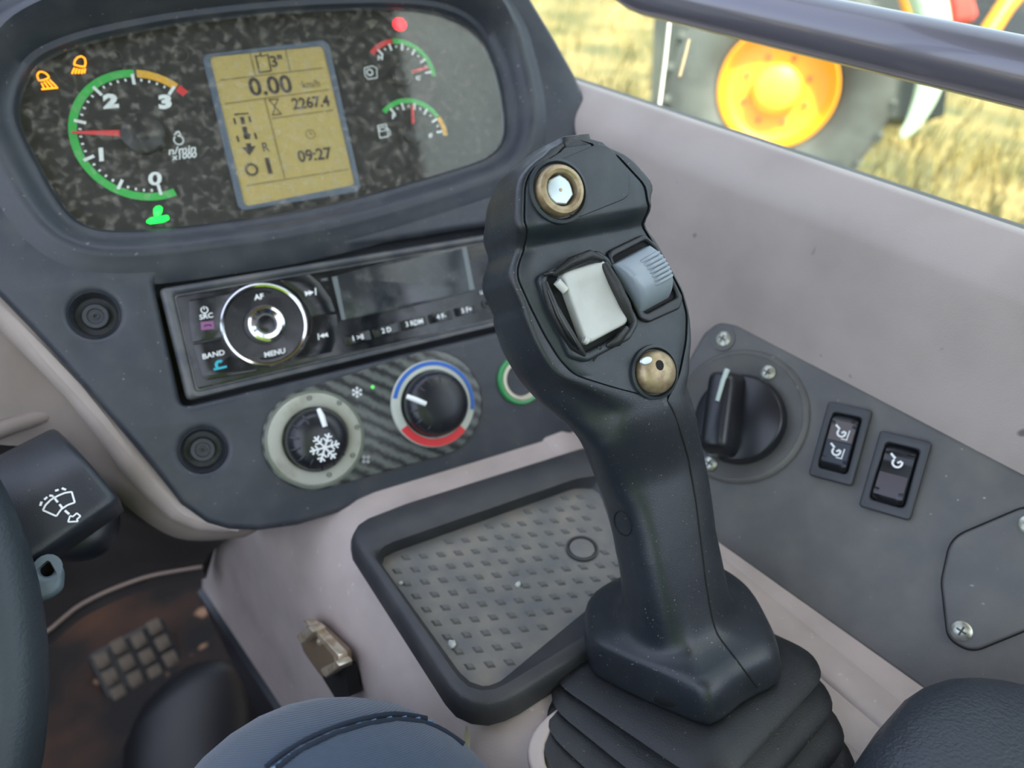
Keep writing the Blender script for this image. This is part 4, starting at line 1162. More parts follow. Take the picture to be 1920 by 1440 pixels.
def zb(y):                                               # back
    t = (yT - y) / (yT - yfb)
    if y >= yfb: return -0.020 - 0.026 * math.sin(math.pi * min(1, 0.12 + t * 0.75))
    t = min((yfb - y) / 0.05, 1.0); t = t * t * (3 - 2 * t)
    b0 = -0.020 - 0.026 * math.sin(math.pi * 0.87)
    return b0 * (1 - t) + -0.046 * t
fLs, fRs = smooth_tab(fL, 0.003), smooth_tab(fR, 0.003)
SLs, SRs = smooth_tab(SL, 0.004), smooth_tab(SR, 0.0035)
xtip = J.px(1247, 749)[0]
def row(y):
    l, r = SLs(y), SRs(y)
    if y >= yface_top: 
        c = (fLs(yface_top) + fRs(yface_top)) / 2; a, b = c - 0.001, c + 0.001
    elif y >= yfb: a, b = fLs(y), fRs(y)
    else:
        c = (l + r) / 2; t = min((yfb - y) / 0.05, 1.0); t = t * t * (3 - 2 * t); x = xtip + (c - xtip) * t; a, b = x - 0.0008, x + 0.0008
    if b - a < 0.0016: m = (a + b) / 2; a, b = m - 0.0008, m + 0.0008
    return l, r, a, b
def edge(a, l, f, zm, t, y):
    """front rim: flat lip, tight corner, straight flank (head); plain round (stick)"""
    q = t * math.pi / 2
    rx, rz_ = a + (l - a) * math.sin(q) ** 0.8, zm + (f - zm) * max(math.cos(q), 0) ** 0.62
    k = min(1.0, max(0.0, (y - (yfb - 0.012)) / 0.03))
    if k <= 0: return (rx, rz_)
    w = l - a; s = math.copysign(1, w); lip = min(abs(w) * 0.45, 0.0042)
    tab = [(0, 0, 0), (0.15, lip * 0.5, 0.0), (0.3, lip, -0.0002), (0.42, lip + 0.0007, -0.0005), (0.55, lip + 0.0012, -0.0016), (0.68, lip + 0.0015, -0.0034)]
    if t <= 0.68:
        for p, n_ in zip(tab, tab[1:]):
            if p[0] <= t <= n_[0] + 1e-9:
                u = (t - p[0]) / (n_[0] - p[0]); bx = a + s * min(p[1] + (n_[1] - p[1]) * u, abs(w)); bz = f + p[2] + (n_[2] - p[2]) * u; break
    else:
        u = (t - 0.68) / 0.32; x0 = min(lip + 0.0015, abs(w)); z0 = f - 0.0034
        bx = a + s * (x0 + (abs(w) - x0) * math.sin(u * math.pi / 2)); bz = z0 + (zm - z0) * (1 - math.cos(u * math.pi / 2) * (1 - u) - 0) if False else z0 + (zm - z0) * u ** 1.1
    return (rx + (bx - rx) * k, rz_ + (bz - rz_) * k)
SLP = [(1040, 262), (985, 298), (957, 340), (935, 400), (921, 470), (915, 540), (922, 600), (942, 660), (975, 715), (1015, 758), (1058, 790), (1090, 830), (1118, 900), (1142, 970), (1156, 1040), (1163, 1090), (1166, 1130), (1168, 1200)]
SRP = [(1140, 258), (1165, 285), (1190, 316), (1220, 350), (1221, 372), (1208, 402), (1215, 430), (1240, 470), (1270, 530), (1290, 580), (1296, 630), (1291, 690), (1292, 730), (1303, 780), (1320, 850), (1333, 920), (1343, 1000), (1353, 1080), (1358, 1110), (1362, 1140), (1365, 1200)]
def xat(tab, y):
    if y <= tab[0][1]: return tab[0][0]
    for p, q in zip(tab, tab[1:]):
        if p[1] <= y <= q[1]: return p[0] + (q[0] - p[0]) * (y - p[1]) / max(q[1] - p[1], 1e-6)
    return tab[-1][0]
R3 = Matrix((XW_C, YW_C, UP_C)).transposed()
def proj(p):
    c = R3 @ (p - EYE); return (960 + FPX * c.x / c.z, 720 + FPX * c.y / c.z, c.z)
_fit = {}
def fitted(y):
    key = round(y, 6)
    if key not in _fit:
        l, r, a, b = row(y); dl = dr = 0.0
        for _ in range(5):
            pr = [proj(J.w(*p)) for p in ring_raw(y, l + dl, r + dr, a, b)]
            pr_ = [p for p in pr if 345 < p[1] < 1180]
            if len(pr_) > len(pr) * 0.6:
                er = max(p[0] - xat(SRP, p[1]) for p in pr_); el = min(p[0] - xat(SLP, p[1]) for p in pr_)
                dr -= er * pr[0][2] / FPX / 0.9; dl -= el * pr[0][2] / FPX / 0.9
        _fit[key] = (max(-0.012, min(0.012, dl)), max(-0.012, min(0.014, dr)))
    return _fit[key]
def fit_s(y):
    w = 0.0018; v = [fitted(round(y + w * k, 4)) for k in range(-4, 5)]
    return sum(p[0] for p in v) / 9, sum(p[1] for p in v) / 9
def ring_at(y, taper=1.0):
    l, r, a, b = row(y); dl, dr = fit_s(round(y, 4))
    return ring_raw(y, l + dl, r + dr, a, b, taper)
def ring_raw(y, l, r, a, b, taper=1.0):
    f, k = zf(y), zb(y)
    zm = (f + k) / 2 * 0.9 + 0.1 * f
    l = min(l, a - 0.0025); r = max(r, b + 0.0012)
    pts = []
    N = 12
    for i in range(N + 1):                                # floor under the face plate
        x = a + (b - a) * i / N
        z = f - (0.0012 if y < yface_top and y > yfb else 0.0)
        pts.append((x, z))
    pts.append((b + 0.0001, f))
    M = 9
    for i in range(1, M + 1):                             # right front quarter
        pts.append(edge(b, r, f, zm, i / M, y))
    B = 16
    for i in range(1, B):                                 # back
        t = i / B * math.pi
        cx = (l + r) / 2; hw = (r - l) / 2
        c_, s_ = math.cos(t), math.sin(t)
        pts.append((cx + hw * math.copysign(abs(c_) ** 0.75, c_), zm + (k - zm) * s_ ** 0.75))
    for i in range(M, 0, -1):                             # left front quarter
        pts.append(edge(a, l, f, zm, i / M, y))
    pts.append((a - 0.0001, f))
    if taper < 1:
        cx = (l + r) / 2; 
        pts = [(cx + (x - cx) * taper, zm + (z - zm) * (0.35 + 0.65 * taper)) for x, z in pts]
    return [(x, y, z) for x, z in pts]
NR = 92
ys = [yT - 0.0008 - (yT - 0.0008 - yB) * i / NR for i in range(NR + 1)]
rr_ = [ring_at(ys[0] + 0.0009, 0.6), ring_at(ys[0] + 0.0005, 0.86)] + [ring_at(y) for y in ys]
_gm = loft(rr_, True, True, True, ang=55)
part('grip_shell', _gm, M_grip, js)
from mathutils.bvhtree import BVHTree
_gb = BVHTree.FromPolygons([v.co.copy() for v in _gm.vertices], [tuple(p.vertices) for p in _gm.polygons])
_ji = J.mat().inverted()
def grip_hit(x, y):
    return _gb.ray_cast(_ji @ EYE, (_ji.to_3x3() @ W(ray(x, y))).normalized())[0]
# face plate
fr_rows = []
NF = 70; ga = 0.0007
yt_, yb_ = yface_top - 0.0006, yfb + 0.0012
for i in range(NF + 1):
    y = yt_ + (yb_ - yt_) * i / NF
    l, r, a, b = row(y); a += ga; b -= ga
    if b - a < 0.001: m = (a + b) / 2; a, b = m - 0.0005, m + 0.0005
    f = zf(y) + 0.0002
    ed = [(a, f - 0.0012), (a + 0.0001, f - 0.0004), (a + 0.0006, f)]
    mid = [(a + 0.0006 + (b - a - 0.0012) * k / 10, f) for k in range(1, 10)]
    fr_rows.append([(x, y, z) for x, z in ed + mid + [(b - 0.0006, f), (b - 0.0001, f - 0.0004), (b, f - 0.0012)]])
part('face_plate', loft(fr_rows, False, False, False, ang=50), M_face, js)
# seam dark line visible between shell and plate is the gap; the shell's own split line on the stick:
seam = [p for p in [grip_hit(x, y) for x, y in ((1251, 752), (1262, 770), (1276, 810), (1285, 840), (1293, 872), (1303, 930), (1308, 965), (1312, 1000), (1314, 1012))] if p is not None]
part('seam', tube(catmull(seam, 4, False), 0.00042, 6), M_dark, js, 'dark joint line down the stick')
# joint line across the head's rim
rj = [p for p in [grip_hit(x, y) for x, y in ((1057, 266), (1059, 273), (1061, 280))] if p is not None]
if len(rj) > 1: part('rim_joint', tube(rj, 0.0003, 6), M_dark, js)
def surf_pt(x, y):
    return grip_hit(x, y)
def plug_pts(cx, cy, a, b, n, rot):
    return [surf_pt(cx + a * math.cos(t) * math.cos(rot) - b * math.sin(t) * math.sin(rot), cy + a * math.cos(t) * math.sin(rot) + b * math.sin(t) * math.cos(rot)) for t in [2 * math.pi * i / n for i in range(n)]]
pp = plug_pts(1168, 981, 15, 24, 24, -0.35)
part('blind_plug', tube([p + V(0, 0, 0.0001) for p in pp + pp[:1]], 0.00035, 6, False), M_dark, js, 'oval blind plug')

# --- buttons on the face
def J2(pts, off): return J.p2(pts, off)
pad = rnd(J2([(990, 345), (1005, 318), (1120, 270), (1142, 276), (1180, 325), (1178, 368), (1165, 376), (1085, 408), (998, 388)], UPH), 0.006, 5)
part('upper_pad', shape(pad, UPH - 0.001, UPH + 0.0006, 0.0004, 2), M_face, js)
def button(x, y, off, r, kind):
    q = J.px(x, y, off); c = (q.x, q.y); z = off
    part('button_collar', ringlathe([(r * 1.28, z - .001), (r * 1.26, z + .0012), (r * 1.14, z + .0016), (r * 1.06, z + .0004), (r * 1.06, z - .001)], 40, c=c), M_face, js)
    if kind == 0:
        b = part('push_button', ringlathe([(r, z - .001), (r * 1.0, z + .0022), (r * .92, z + .0036), (r * .78, z + .0040), (r * .66, z + .0034), (r * .62, z + .0018), (r * .62, z - .001)], 40, c=c), M_brass, js, 'worn brass button ring')
        bmv = []
        random.seed(3)
        core = [(c[0] + r * .56 * random.uniform(.86, 1.05) * math.cos(2 * math.pi * i / 14), c[1] + r * .60 * random.uniform(.88, 1.05) * math.sin(2 * math.pi * i / 14)) for i in range(14)]
        part('button_floor', lathe([(r * .66, z - .001), (r * .66, z + .0004), (.0002, z + .0004)], 24, c=c), mat('rust', srgb(72, 44, 32), .7), b)
        part('button_core', shape(core, z + .0002, z + .0022, .0006, 2), M_steel, b, 'bright bare metal core')
        part('core_pip', lathe([(.0007, z + .0020), (.0006, z + .0024), (.0001, z + .0025)], 10, c=c), M_brass, b)
    else:
        b = part('push_button', lathe([(r, z - .001), (r, z + .0020), (r * .93, z + .0034), (r * .75, z + .0046), (r * .4, z + .0054), (.0002, z + .0056)], 40, c=c, ang=60), M_brass, js, 'worn brass button')
        d = J.px(1236, 685, z + .005)
        part('torn_hole', shape(circ(d.x, d.y, r * .20, 12, r * .24), z + .0046, z + .0056), M_dark, b)
        e0 = J.px(1212, 676, z + .0045)
        part('bare_patch', lathe([(r * .26, z + .0042), (r * .22, z + .0048), (.0002, z + .0050)], 14, c=(e0.x, e0.y), rx=1.3, ry=.7), M_steel, b)
    return b
rB = 0.0091
button(1046, 359, UPH + .0004, rB, 0)
button(1226, 698, 0.0004, rB * 0.92, 1)
# torn rubber boot and pale thumb button
boot_o = rnd(J2([(998, 520), (1113, 470), (1136, 486), (1192, 607), (1174, 638), (1094, 680), (1062, 672)], 0.0), 0.004, 4)
boot_i = rnd(J2([(1014, 520), (1110, 484), (1128, 496), (1178, 606), (1165, 625), (1092, 662), (1072, 655)], 0.0), 0.004, 4)
boot = part('rubber_boot', shape([boot_o, boot_i], -0.0004, 0.0034, 0.0014, 3), M_face, js, 'torn rubber boot')
part('boot_inside', shape(boot_i, -0.0008, 0.0005), M_dark, boot)
def strip(pxs, z, rr, n=8, nm='torn_strip', m=None):
    part(nm, tube([V(*J.px(x, y, zz)) for (x, y), zz in zip(pxs, z)], rr, n, flat=0.7), m or M_rubber, boot)
strip([(1020, 530), (1035, 575), (1056, 615), (1078, 650), (1095, 668)], [.0032, .0042, .0040, .0036, .0026], [.0014, .0022, .0026, .0024, .0012])
strip([(1028, 545), (1046, 590), (1066, 628), (1084, 655)], [.0060, .0068, .0064, .0044], [.0006, .0010, .0012, .0008], m=M_gloss)
strip([(1040, 514), (1070, 494), (1105, 480), (1128, 487)], [.0040, .0056, .0056, .0044], [.0012, .0026, .0026, .0014])
strip([(1132, 494), (1152, 530), (1172, 572), (1184, 604)], [.0044, .0056, .0056, .0040], [.0014, .0022, .0022, .0014])
strip([(1176, 616), (1158, 640), (1138, 650)], [.0040, .0044, .0030], [.0016, .0024, .0012])
strip([(1124, 650), (1118, 665), (1112, 678)], [.0030, .0022, .0012], [.0010, .0008, .0003])
strip([(1020, 515), (1035, 512), (1046, 520)], [.0036, .0046, .0030], [.0008, .0010, .0003])
M_thumb = mat('thumb_grey', srgb(190, 191, 186), 0.42, col2=srgb(176, 177, 171), nscale=60)
zt0 = 0.0046
tq = [Vector(p) for p in rnd(J2([(1052, 511), (1137, 485), (1182, 604), (1101, 647)], zt0), 0.0030, 5)]
ct = sum(tq, Vector((0, 0))) / len(tq)
rg = []
for s, z in ((1.04, 0.0005), (1.01, 0.0024), (1.0, zt0 - .0016), (0.985, zt0 - .0007), (0.95, zt0 - .0001), (0.88, zt0), (0.6, zt0 - 0.0011), (0.3, zt0 - 0.0018), (0.02, zt0 - 0.0020)):
    rg.append([(*(ct + (p - ct) * s), z) for p in tq])
tb = part('thumb_button', loft(rg, True, True, ang=50), M_thumb, js, 'pale grey dished thumb button')
q = J.px(1052, 540, .004)
part('pivot_pin', tube([J.px(1044, 528, .005), J.px(1060, 545, .005)], .0016, 8), M_thumb, tb)
part('pivot_pin', tube([J.px(1094, 636, .004), J.px(1102, 640, .004)], .0014, 8), M_thumb, tb)
# ribbed grey roller
rf = rnd(J2([(1131, 474), (1203, 440), (1228, 462), (1276, 560), (1270, 580), (1212, 606), (1196, 600)], 0.0), 0.003, 4)
rfi = rnd(J2([(1141, 486), (1206, 452), (1222, 468), (1266, 558), (1205, 590)], 0.0), 0.002, 4)
rfo = part('roller_frame', shape([rf, rfi], -0.0004, 0.0022, 0.0010, 3), M_black, js)
part('roller_well', shape(rfi, -0.0008, 0.0004), M_dark, rfo)
A0, A1, A2, A3 = [Vector(p) for p in J2([(1147, 497), (1213, 462), (1262, 556), (1204, 588)], 0.003)]
M_roll = mat('roller_grey', srgb(138, 148, 158), 0.28)
rg = []
NRB = 40
for i in range(NRB + 1):
    t = i / NRB; a = A0.lerp(A3, t); b = A1.lerp(A2, t)
    zz = 0.0006 + 0.0100 * max(0, 1 - abs(2 * (t - 0.42) / 1.16) ** 2.4) if t <= 1 else 0
    rib = 0.0
    if 0.16 < t < 0.72:
        rib = 0.0
    pr = []
    for s in (0.0, 0.015, 0.05, 0.15, 0.3, 0.4, 0.46, 0.6, 0.75, 0.9, 0.96, 0.99, 1.0):
        eg_ = 0.0014 * (max(0, (0.05 - s) / 0.05) ** 2 + max(0, (s - 0.95) / 0.05) ** 2)
        amp = 0 if s < 0.38 else (1 if s < 0.97 else 0)
        p = a.lerp(b, s)
        pr.append((p.x, p.y, zz - eg_ + rib * amp))
    pr = [(pr[0][0], pr[0][1], -0.0006)] + pr + [(pr[-1][0], pr[-1][1], -0.0006)]
    rg.append(pr)
rol = part('ribbed_roller', loft(rg, True, True, True, ang=50), M_roll, js, 'glossy blue grey ribbed roller')
for i in range(7):
    t = 0.16 + 0.075 * i; a = A0.lerp(A3, t); b = A1.lerp(A2, t)
    zz = 0.0006 + 0.0100 * max(0, 1 - abs(2 * (t - 0.42) / 1.16) ** 2.4)
    pp_ = [(*a.lerp(b, s_), zz + dz) for s_, dz in ((0.40, -0.0010), (0.47, -0.0002), (0.60, 0.0000), (0.90, 0.0000), (0.965, -0.0003))]
    part('grip_rib', tube(pp_, [0.0003, 0.00075, 0.00085, 0.00085, 0.0006], 8), M_roll, rol)

# --- skirt at the stick's foot
SKN = (J.ey * 0.75 + UPW * 0.45).normalized()
SK = Fr(J.w(*J.px(1268, 1200, -0.024)), H, SKN)
sk_px = [(1093, 1165), (1100, 1130), (1135, 1100), (1240, 1055), (1330, 1058), (1400, 1098), (1448, 1170), (1464, 1230), (1458, 1262), (1400, 1310), (1350, 1348), (1318, 1353), (1240, 1320), (1160, 1272), (1105, 1225)]
so_ = [Vector(SK.px(x, y, -0.004 - 0.011 * max(0.0, min(1.0, (y - 1180) / 130)))[:2]) for x, y in sk_px]
so_ = [Vector((p.x, p.y)) for p in catmull([V(p.x, p.y, 0) for p in so_], 5)]
MS = len(so_)
stick_low = ring_at(J.px(1262, 1125)[1] + 0.014)
stick_c = V(sum(p[0] for p in stick_low) / len(stick_low), yB, sum(p[2] for p in stick_low) / len(stick_low))
sl = [SK.loc(J.w(p[0], p[1], p[2])) for p in stick_low]
slz = sum(p.z for p in sl) / len(sl)
sc2 = Vector((sum(p.x for p in sl) / len(sl), sum(p.y for p in sl) / len(sl)))
so_c = sum(so_, Vector((0, 0))) / MS
def at_angle(poly, c, a):
    d = Vector((math.cos(a), math.sin(a))); best = 0
    for i in range(len(poly)):
        p, q = Vector(poly[i - 1][:2]) - c, Vector(poly[i][:2]) - c
        e = q - p; den = d.x * e.y - d.y * e.x
        if abs(den) < 1e-12: continue
        t = (p.x * e.y - p.y * e.x) / den; s = (p.x * d.y - p.y * d.x) / den
        if t > 0 and -1e-6 <= s <= 1 + 1e-6: best = max(best, t)
    return c + d * best
NA = 72
inner = [at_angle([(p.x, p.y) for p in sl], sc2, 2 * math.pi * i / NA) for i in range(NA)]
def z_near(q):
    w = [(1.0 / max(1e-9, (Vector((p.x, p.y)) - q).length_squared), p.z) for p in sl]; w = sorted(w, reverse=True)[:3]
    return sum(a * b for a, b in w) / sum(a for a, b in w)
in_z = [z_near(q) / slz for q in inner]
outer = [at_angle([tuple(p) for p in so_], so_c, 2 * math.pi * i / NA) for i in range(NA)]
top_z = slz
prof_s = [(0.0, top_z), (0.004, top_z * 0.86), (0.014, top_z * 0.70), (0.035, top_z * 0.55), (0.075, top_z * 0.42), (0.15, top_z * 0.30), (0.27, top_z * 0.205), (0.42, top_z * 0.135), (0.6, 0.0036), (0.78, 0.0020), (0.90, 0.0002), (0.965, -0.003), (0.995, -0.0065), (1.0, -0.010), (0.99, -0.0135), (0.95, -0.0165), (0.85, -0.0175), (0.5, -0.018)]
rg = []
eyS = V(SK.ex.dot(J.ey), SK.ey.dot(J.ey), SK.ez.dot(J.ey))        # stick axis in the skirt's frame
NBZ = 14
cols = []
for a, b, k_ in zip(inner, outer, in_z):
    P0_ = V(a.x, a.y, slz * k_)
    O_ = a.lerp(b, 0.84); P3 = V(O_.x, O_.y, 0.0006)
    hgt = P0_.z
    P1 = P0_ - eyS * (hgt * 0.97); 
    P2 = V(*(O_.lerp(a, 0.78)), 0.0040)
    c = []
    for i in range(NBZ + 1):
        t = i / NBZ
        c.append(P0_ * (1 - t) ** 3 + P1 * (3 * t * (1 - t) ** 2) + P2 * (3 * t * t * (1 - t)) + P3 * t ** 3)
    for t, z in ((0.91, -0.0012), (0.955, -0.0036), (0.985, -0.0070), (1.0, -0.0110), (0.993, -0.0145), (0.96, -0.0170), (0.88, -0.0180), (0.5, -0.018)):
        q_ = a.lerp(b, t); c.append(V(q_.x, q_.y, z))
    cols.append(c)
rg = [list(r) for r in zip(*cols)]
me = loft(rg, True, True, True, ang=60)
me.transform(J.mat().inverted() @ SK.mat())
part('skirt', me, M_grip, js, 'flared foot of the grip')
from mathutils.bvhtree import BVHTree
_bv = BVHTree.FromPolygons([v.co.copy() for v in me.vertices], [tuple(p.vertices) for p in me.polygons])
_ji = J.mat().inverted()
def skirt_hit(x, y):
    h_ = _bv.ray_cast(_ji @ EYE, (_ji.to_3x3() @ W(ray(x, y))).normalized()); return h_[0]
sm = [skirt_hit(c.x, c.y) for c in catmull([V(x, y, 0) for x, y in ((1312, 1000), (1314, 1015), (1316, 1030), (1320, 1062), (1323, 1088), (1327, 1112), (1331, 1135), (1337, 1165), (1346, 1190), (1360, 1210), (1374, 1228), (1398, 1260), (1420, 1289))], 4, False)]
sm = [p for p in sm if p is not None and p.z > -0.0175 - 0.02 * 0]
if len(sm) > 2: part('seam', tube(catmull(sm, 3, False), 0.00042, 6), M_dark, js)
nq = SK.px(1246, 1326, -0.008)
_np = skirt_hit(1246, 1316); _ng = _bv.find_nearest(_np)[1]
me = lathe([(0.0042, -0.003), (0.0042, 0.0001), (0.0036, 0.0003), (0.0002, 0.0003)], 18, rx=0.5, ry=1.3)
me.transform(Matrix.Translation(_np) @ _ng.to_track_quat('Z', 'Y').to_matrix().to_4x4())
part('mould_notch', me, M_dark, js)

# --- bellows gaiter
GB = Fr(Cn.hit(1310, 1440), DD, UPW)                     # x forward, y left
gc0 = GB.loc(SK.w(so_c.x, so_c.y, -0.018)); 
hs0 = 0.036; hs1 = 0.0450
NB = 4
rg = []
def gring(c, h, z):
    o = rnd([(c.x - h, c.y - h), (c.x + h, c.y - h), (c.x + h, c.y + h), (c.x - h, c.y + h)], h * 0.42, 8)
    return [(x, y, zz) for (x, y), zz in zip(o, [z(x, y) if callable(z) else z for x, y in o])]
tilt = SK.ez
def plane_z(c, k):
    """gaiter rings lean like the skirt at the top and lie level at the foot"""
    n_ = V(GB.ex.dot(tilt), GB.ey.dot(tilt), GB.ez.dot(tilt)); n_ = (n_ * k + V(0, 0, 1) * (1 - k)).normalized()
    return lambda x, y: c.z - (n_.x * (x - c.x) + n_.y * (y - c.y)) / n_.z
gz = [0]
base_c = V(0.0, 0.0, 0.002)
segs = NB * 6
for i in range(segs + 1):
    t = i / segs
    c = gc0.lerp(base_c, t); 
    h = hs0 + (hs1 - hs0) * t
    ph = (i % 6) / 6
    h += (-0.004, 0.0040, 0.0072, 0.0074, 0.0040, -0.0034)[i % 6] if 0 < i < segs else 0
    rg.append(gring(c, h, plane_z(c, 1 - t)))
me = loft(rg, True, True, True, ang=70)
me.transform(J.mat().inverted() @ GB.mat())
part('gaiter', me, M_rubber, js, 'black rubber bellows gaiter')
gf_o = gring(V(0, 0, 0), 0.0565, 0.0)
me = shape([[p[:2] for p in gf_o], [p[:2] for p in gring(V(0, 0, 0), 0.0510, 0.0)]], -0.001, 0.0035, 0.0015, 3)
solo('gaiter_surround', me, M_taupe, GB, 'taupe raised surround around the foot of the gaiter', 'trim')

# ========================================================= grab bar =========
M_bar = mat('bar_paint', srgb(112, 110, 120), 0.3, metal=0.4, coat=0.7, coatr=0.06, bump=0.05, bscale=3000)
gp = at_z(1573, 60, 0.374)
GBF = Fr(gp, DD, UPW)
pth = [V(-0.30, 0, 0), V(-0.15, 0, 0), V(0.0, 0, 0), V(0.08, 0, 0)]
x_b = 0.117
for i in range(9):
    a = math.pi / 2 * i / 8
    pth.append(V(x_b + 0.05 * math.sin(a), 0, 0.05 * (1 - math.cos(a))))
pth += [V(x_b + 0.05, 0, 0.12), V(x_b + 0.05, 0, 0.3), V(x_b + 0.05, 0, 0.50)]
solo('grab_bar', tube(pth, 0.0138, 28), M_bar, GBF, 'dark metallic tubular grab bar crossing the side window', 'grab bar')

# ========================================================== armrest =========
M_arm = mat('armrest_vinyl', srgb(40, 45, 52), 0.36, bump=0.9, bscale=700, col2=srgb(48, 53, 60), nscale=30)
AR = Fr(at_z(1722, 1350, 0.266) - DD * 0.116 - UPW * 0.027 + LAT * 0.004, DD, UPW)
def superell(a, b, c, e1, e2, nu=28, nv=48):
    rg = []
    for i in range(1, nu):
        u_ = -math.pi / 2 + math.pi * i / nu; cu, su = math.cos(u_), math.sin(u_)
        R_ = []
        for j in range(nv):
            v_ = 2 * math.pi * j / nv; cv_, sv = math.cos(v_), math.sin(v_)
            pw = lambda w, e: math.copysign(abs(w) ** e, w)
            R_.append((a * pw(cu, e1) * pw(cv_, e2), b * pw(cu, e1) * pw(sv, e2), c * pw(su, e1)))
        rg.append(R_)
    return loft(rg, True, True, True, ang=80)
arm = thing('armrest', 'black grained armrest pad in front of the side panel', 'armrest', AR)
part('pad', superell(0.125, 0.070, 0.034, 0.7, 0.7), M_arm, arm)
part('bracket', box_me(-0.09, -0.02, -0.02, 0.02, -0.12, -0.02), M_black, arm)

# ==================================================== steering wheel ========
fdir = (UPW * 0.66 + DD * 0.75).normalized()
wn = (UPW * 0.75 - DD * 0.66).normalized()
ph = math.radians(29); RW = 0.19
radial = LAT * math.cos(ph) - fdir * math.sin(ph)
Pw = at_z(2, 1400, 0.30)
wc = Pw - radial * RW
SW = Fr(wc, LAT, wn)
M_leather = mat('wheel_rim', srgb(44, 52, 58), 0.5, bump=0.5, bscale=600)
sw_ = thing('steering_wheel', 'blurred black steering wheel rim at the left edge', 'steering wheel', SW)
rg = []
for i in range(96):
    a = 2 * math.pi * i / 96
    rg.append([((RW + 0.0150 * math.cos(t)) * math.cos(a), (RW + 0.0150 * math.cos(t)) * math.sin(a), 0.0150 * math.sin(t)) for t in [2 * math.pi * k / 18 for k in range(18)]])
rg.append(rg[0])
part('rim', loft(rg, False, False, True, ang=80), M_leather, sw_)
part('hub', lathe([(0.0, -0.06), (0.045, -0.06), (0.05, -0.03), (0.045, -0.022), (0.001, -0.018)], 32), M_black, sw_)
for a in (2.4, 3.9, math.pi * 1.5 - 0.1):
    part('spoke', tube([(0.035 * math.cos(a), 0.035 * math.sin(a), -0.035), (0.1 * math.cos(a), 0.1 * math.sin(a), -0.02), (0.182 * math.cos(a), 0.182 * math.sin(a), 0)], [0.014, 0.011, 0.009], 12), M_black, sw_)

# ======================================================= wiper stalk ========
toC = -(W(ray(110, 930)).normalized())
imx, imy = W(V(1, 0, 0)), W(V(0, 1, 0))
SF = Fr(at_z(110, 930, 0.345), imx, (toC - imx * 0.18 - imy * 0.30).normalized())
S0, S1 = Vector(SF.px(-70, 1142, 0)[:2]), Vector(SF.px(227, 934, 0)[:2])
U0, U1 = Vector(SF.px(-120, 912, -0.016)[:2]), Vector(SF.px(104, 798, -0.016)[:2])
rg = []
for v, sc_v, dz in ((0.0, 1.0, 0), (0.3, 1.0, 0), (0.6, 1.0, 0), (0.85, 1.0, 0), (0.94, 1.0, -0.0002), (0.975, 0.985, -0.0010), (0.993, 0.955, -0.0028), (1.0, 0.91, -0.006)):
    lo_, up_ = S0.lerp(S1, v), U0.lerp(U1, v); md = lo_.lerp(up_, 0.5)
    lo_ = md + (lo_ - md) * sc_v; up_ = md + (up_ - md) * sc_v
    pr = [(*lo_.lerp(up_, 0.06), -0.026), (*lo_, -0.020), (*lo_, -0.005), (*lo_.lerp(up_, 0.012), -0.0018), (*lo_.lerp(up_, 0.04), -0.0003)]
    for k in range(1, 15):
        u = 0.04 + 0.96 * k / 14
        pr.append((*lo_.lerp(up_, u), -0.017 * max(0.0, (u - 0.38) / 0.62) ** 1.9))
    pr += [(*lo_.lerp(up_, 1.0), -0.022), (*lo_.lerp(up_, 0.9), -0.026)]
    rg.append([(x, y, max(z + dz, -0.026)) for x, y, z in pr])
M_stalk = mat('stalk_black', srgb(42, 46, 52), 0.34, bump=0.25, bscale=2200, speck=srgb(122, 104, 92), sscale=700, sth=0.75)
stk = thing('wiper_stalk', 'black wiper stalk with white washer symbol behind the steering wheel', 'lever', SF)
part('stalk_body', loft(rg, True, True, True, ang=60), M_stalk, stk)
def wz(x, y): return (x / 2.057, 740 + y / 2.057)
sy_ = []
def wl(pts, w=0.0007):
    p = SF.p2([wz(*q) for q in pts], 0.0006)
    sy_.extend(bar(p[i], p[i + 1], w) for i in range(len(p) - 1))
wl([(165, 445), (175, 425), (195, 405), (225, 388), (250, 378), (276, 374)]); wl([(165, 445), (217, 468)]); wl([(276, 374), (288, 415)]); wl([(217, 468), (235, 442), (260, 425), (288, 415)])
for a, b in (((155, 428), (160, 412)), ((170, 404), (182, 394)), ((190, 388), (204, 390)), ((212, 370), (226, 366)), ((238, 360), (254, 366)), ((205, 392), (222, 414)), ((229, 422), (240, 436)), ((250, 446), (266, 460))):
    wl([a, b], 0.0009)
wl([(262, 490), (270, 466), (280, 470), (296, 456), (310, 468), (296, 480), (300, 488), (262, 490)], 0.0006)
part('washer_symbol', bars(sy_, 0.0004, 0.0006), M_white, stk)
part('switch_body', superell(0.024, 0.019, 0.014, 0.7, 0.8), M_black, stk, fr=Matrix.Translation(SF.loc(at_z(128, 982, 0.40))))

# small lever with a hole below the stalk
LF = Fr(at_z(85, 1080, 0.325), imx, (toC - imy * 0.2).normalized())
lv = rnd(LF.p2([(20, 1092), (85, 1036), (105, 1040), (122, 1070), (120, 1104), (98, 1120), (30, 1146)]), 0.005, 4)
hq = LF.px(89, 1066)
le = thing('pierced_lever', 'small grey lever with an eyelet hole below the wiper stalk', 'lever', LF)
part('lever_blade', shape([lv, circ(hq.x, hq.y, 0.0026, 18, 0.0030)], -0.008, 0.0, 0.003, 3), mat('lever_grey', srgb(86, 98, 106), .45, bump=.2), le)
part('eyelet', lathe([(0.0052, -0.0125), (0.0052, -0.0085), (0.0002, -0.0085)], 16, c=(hq.x, hq.y)), M_dark, le)

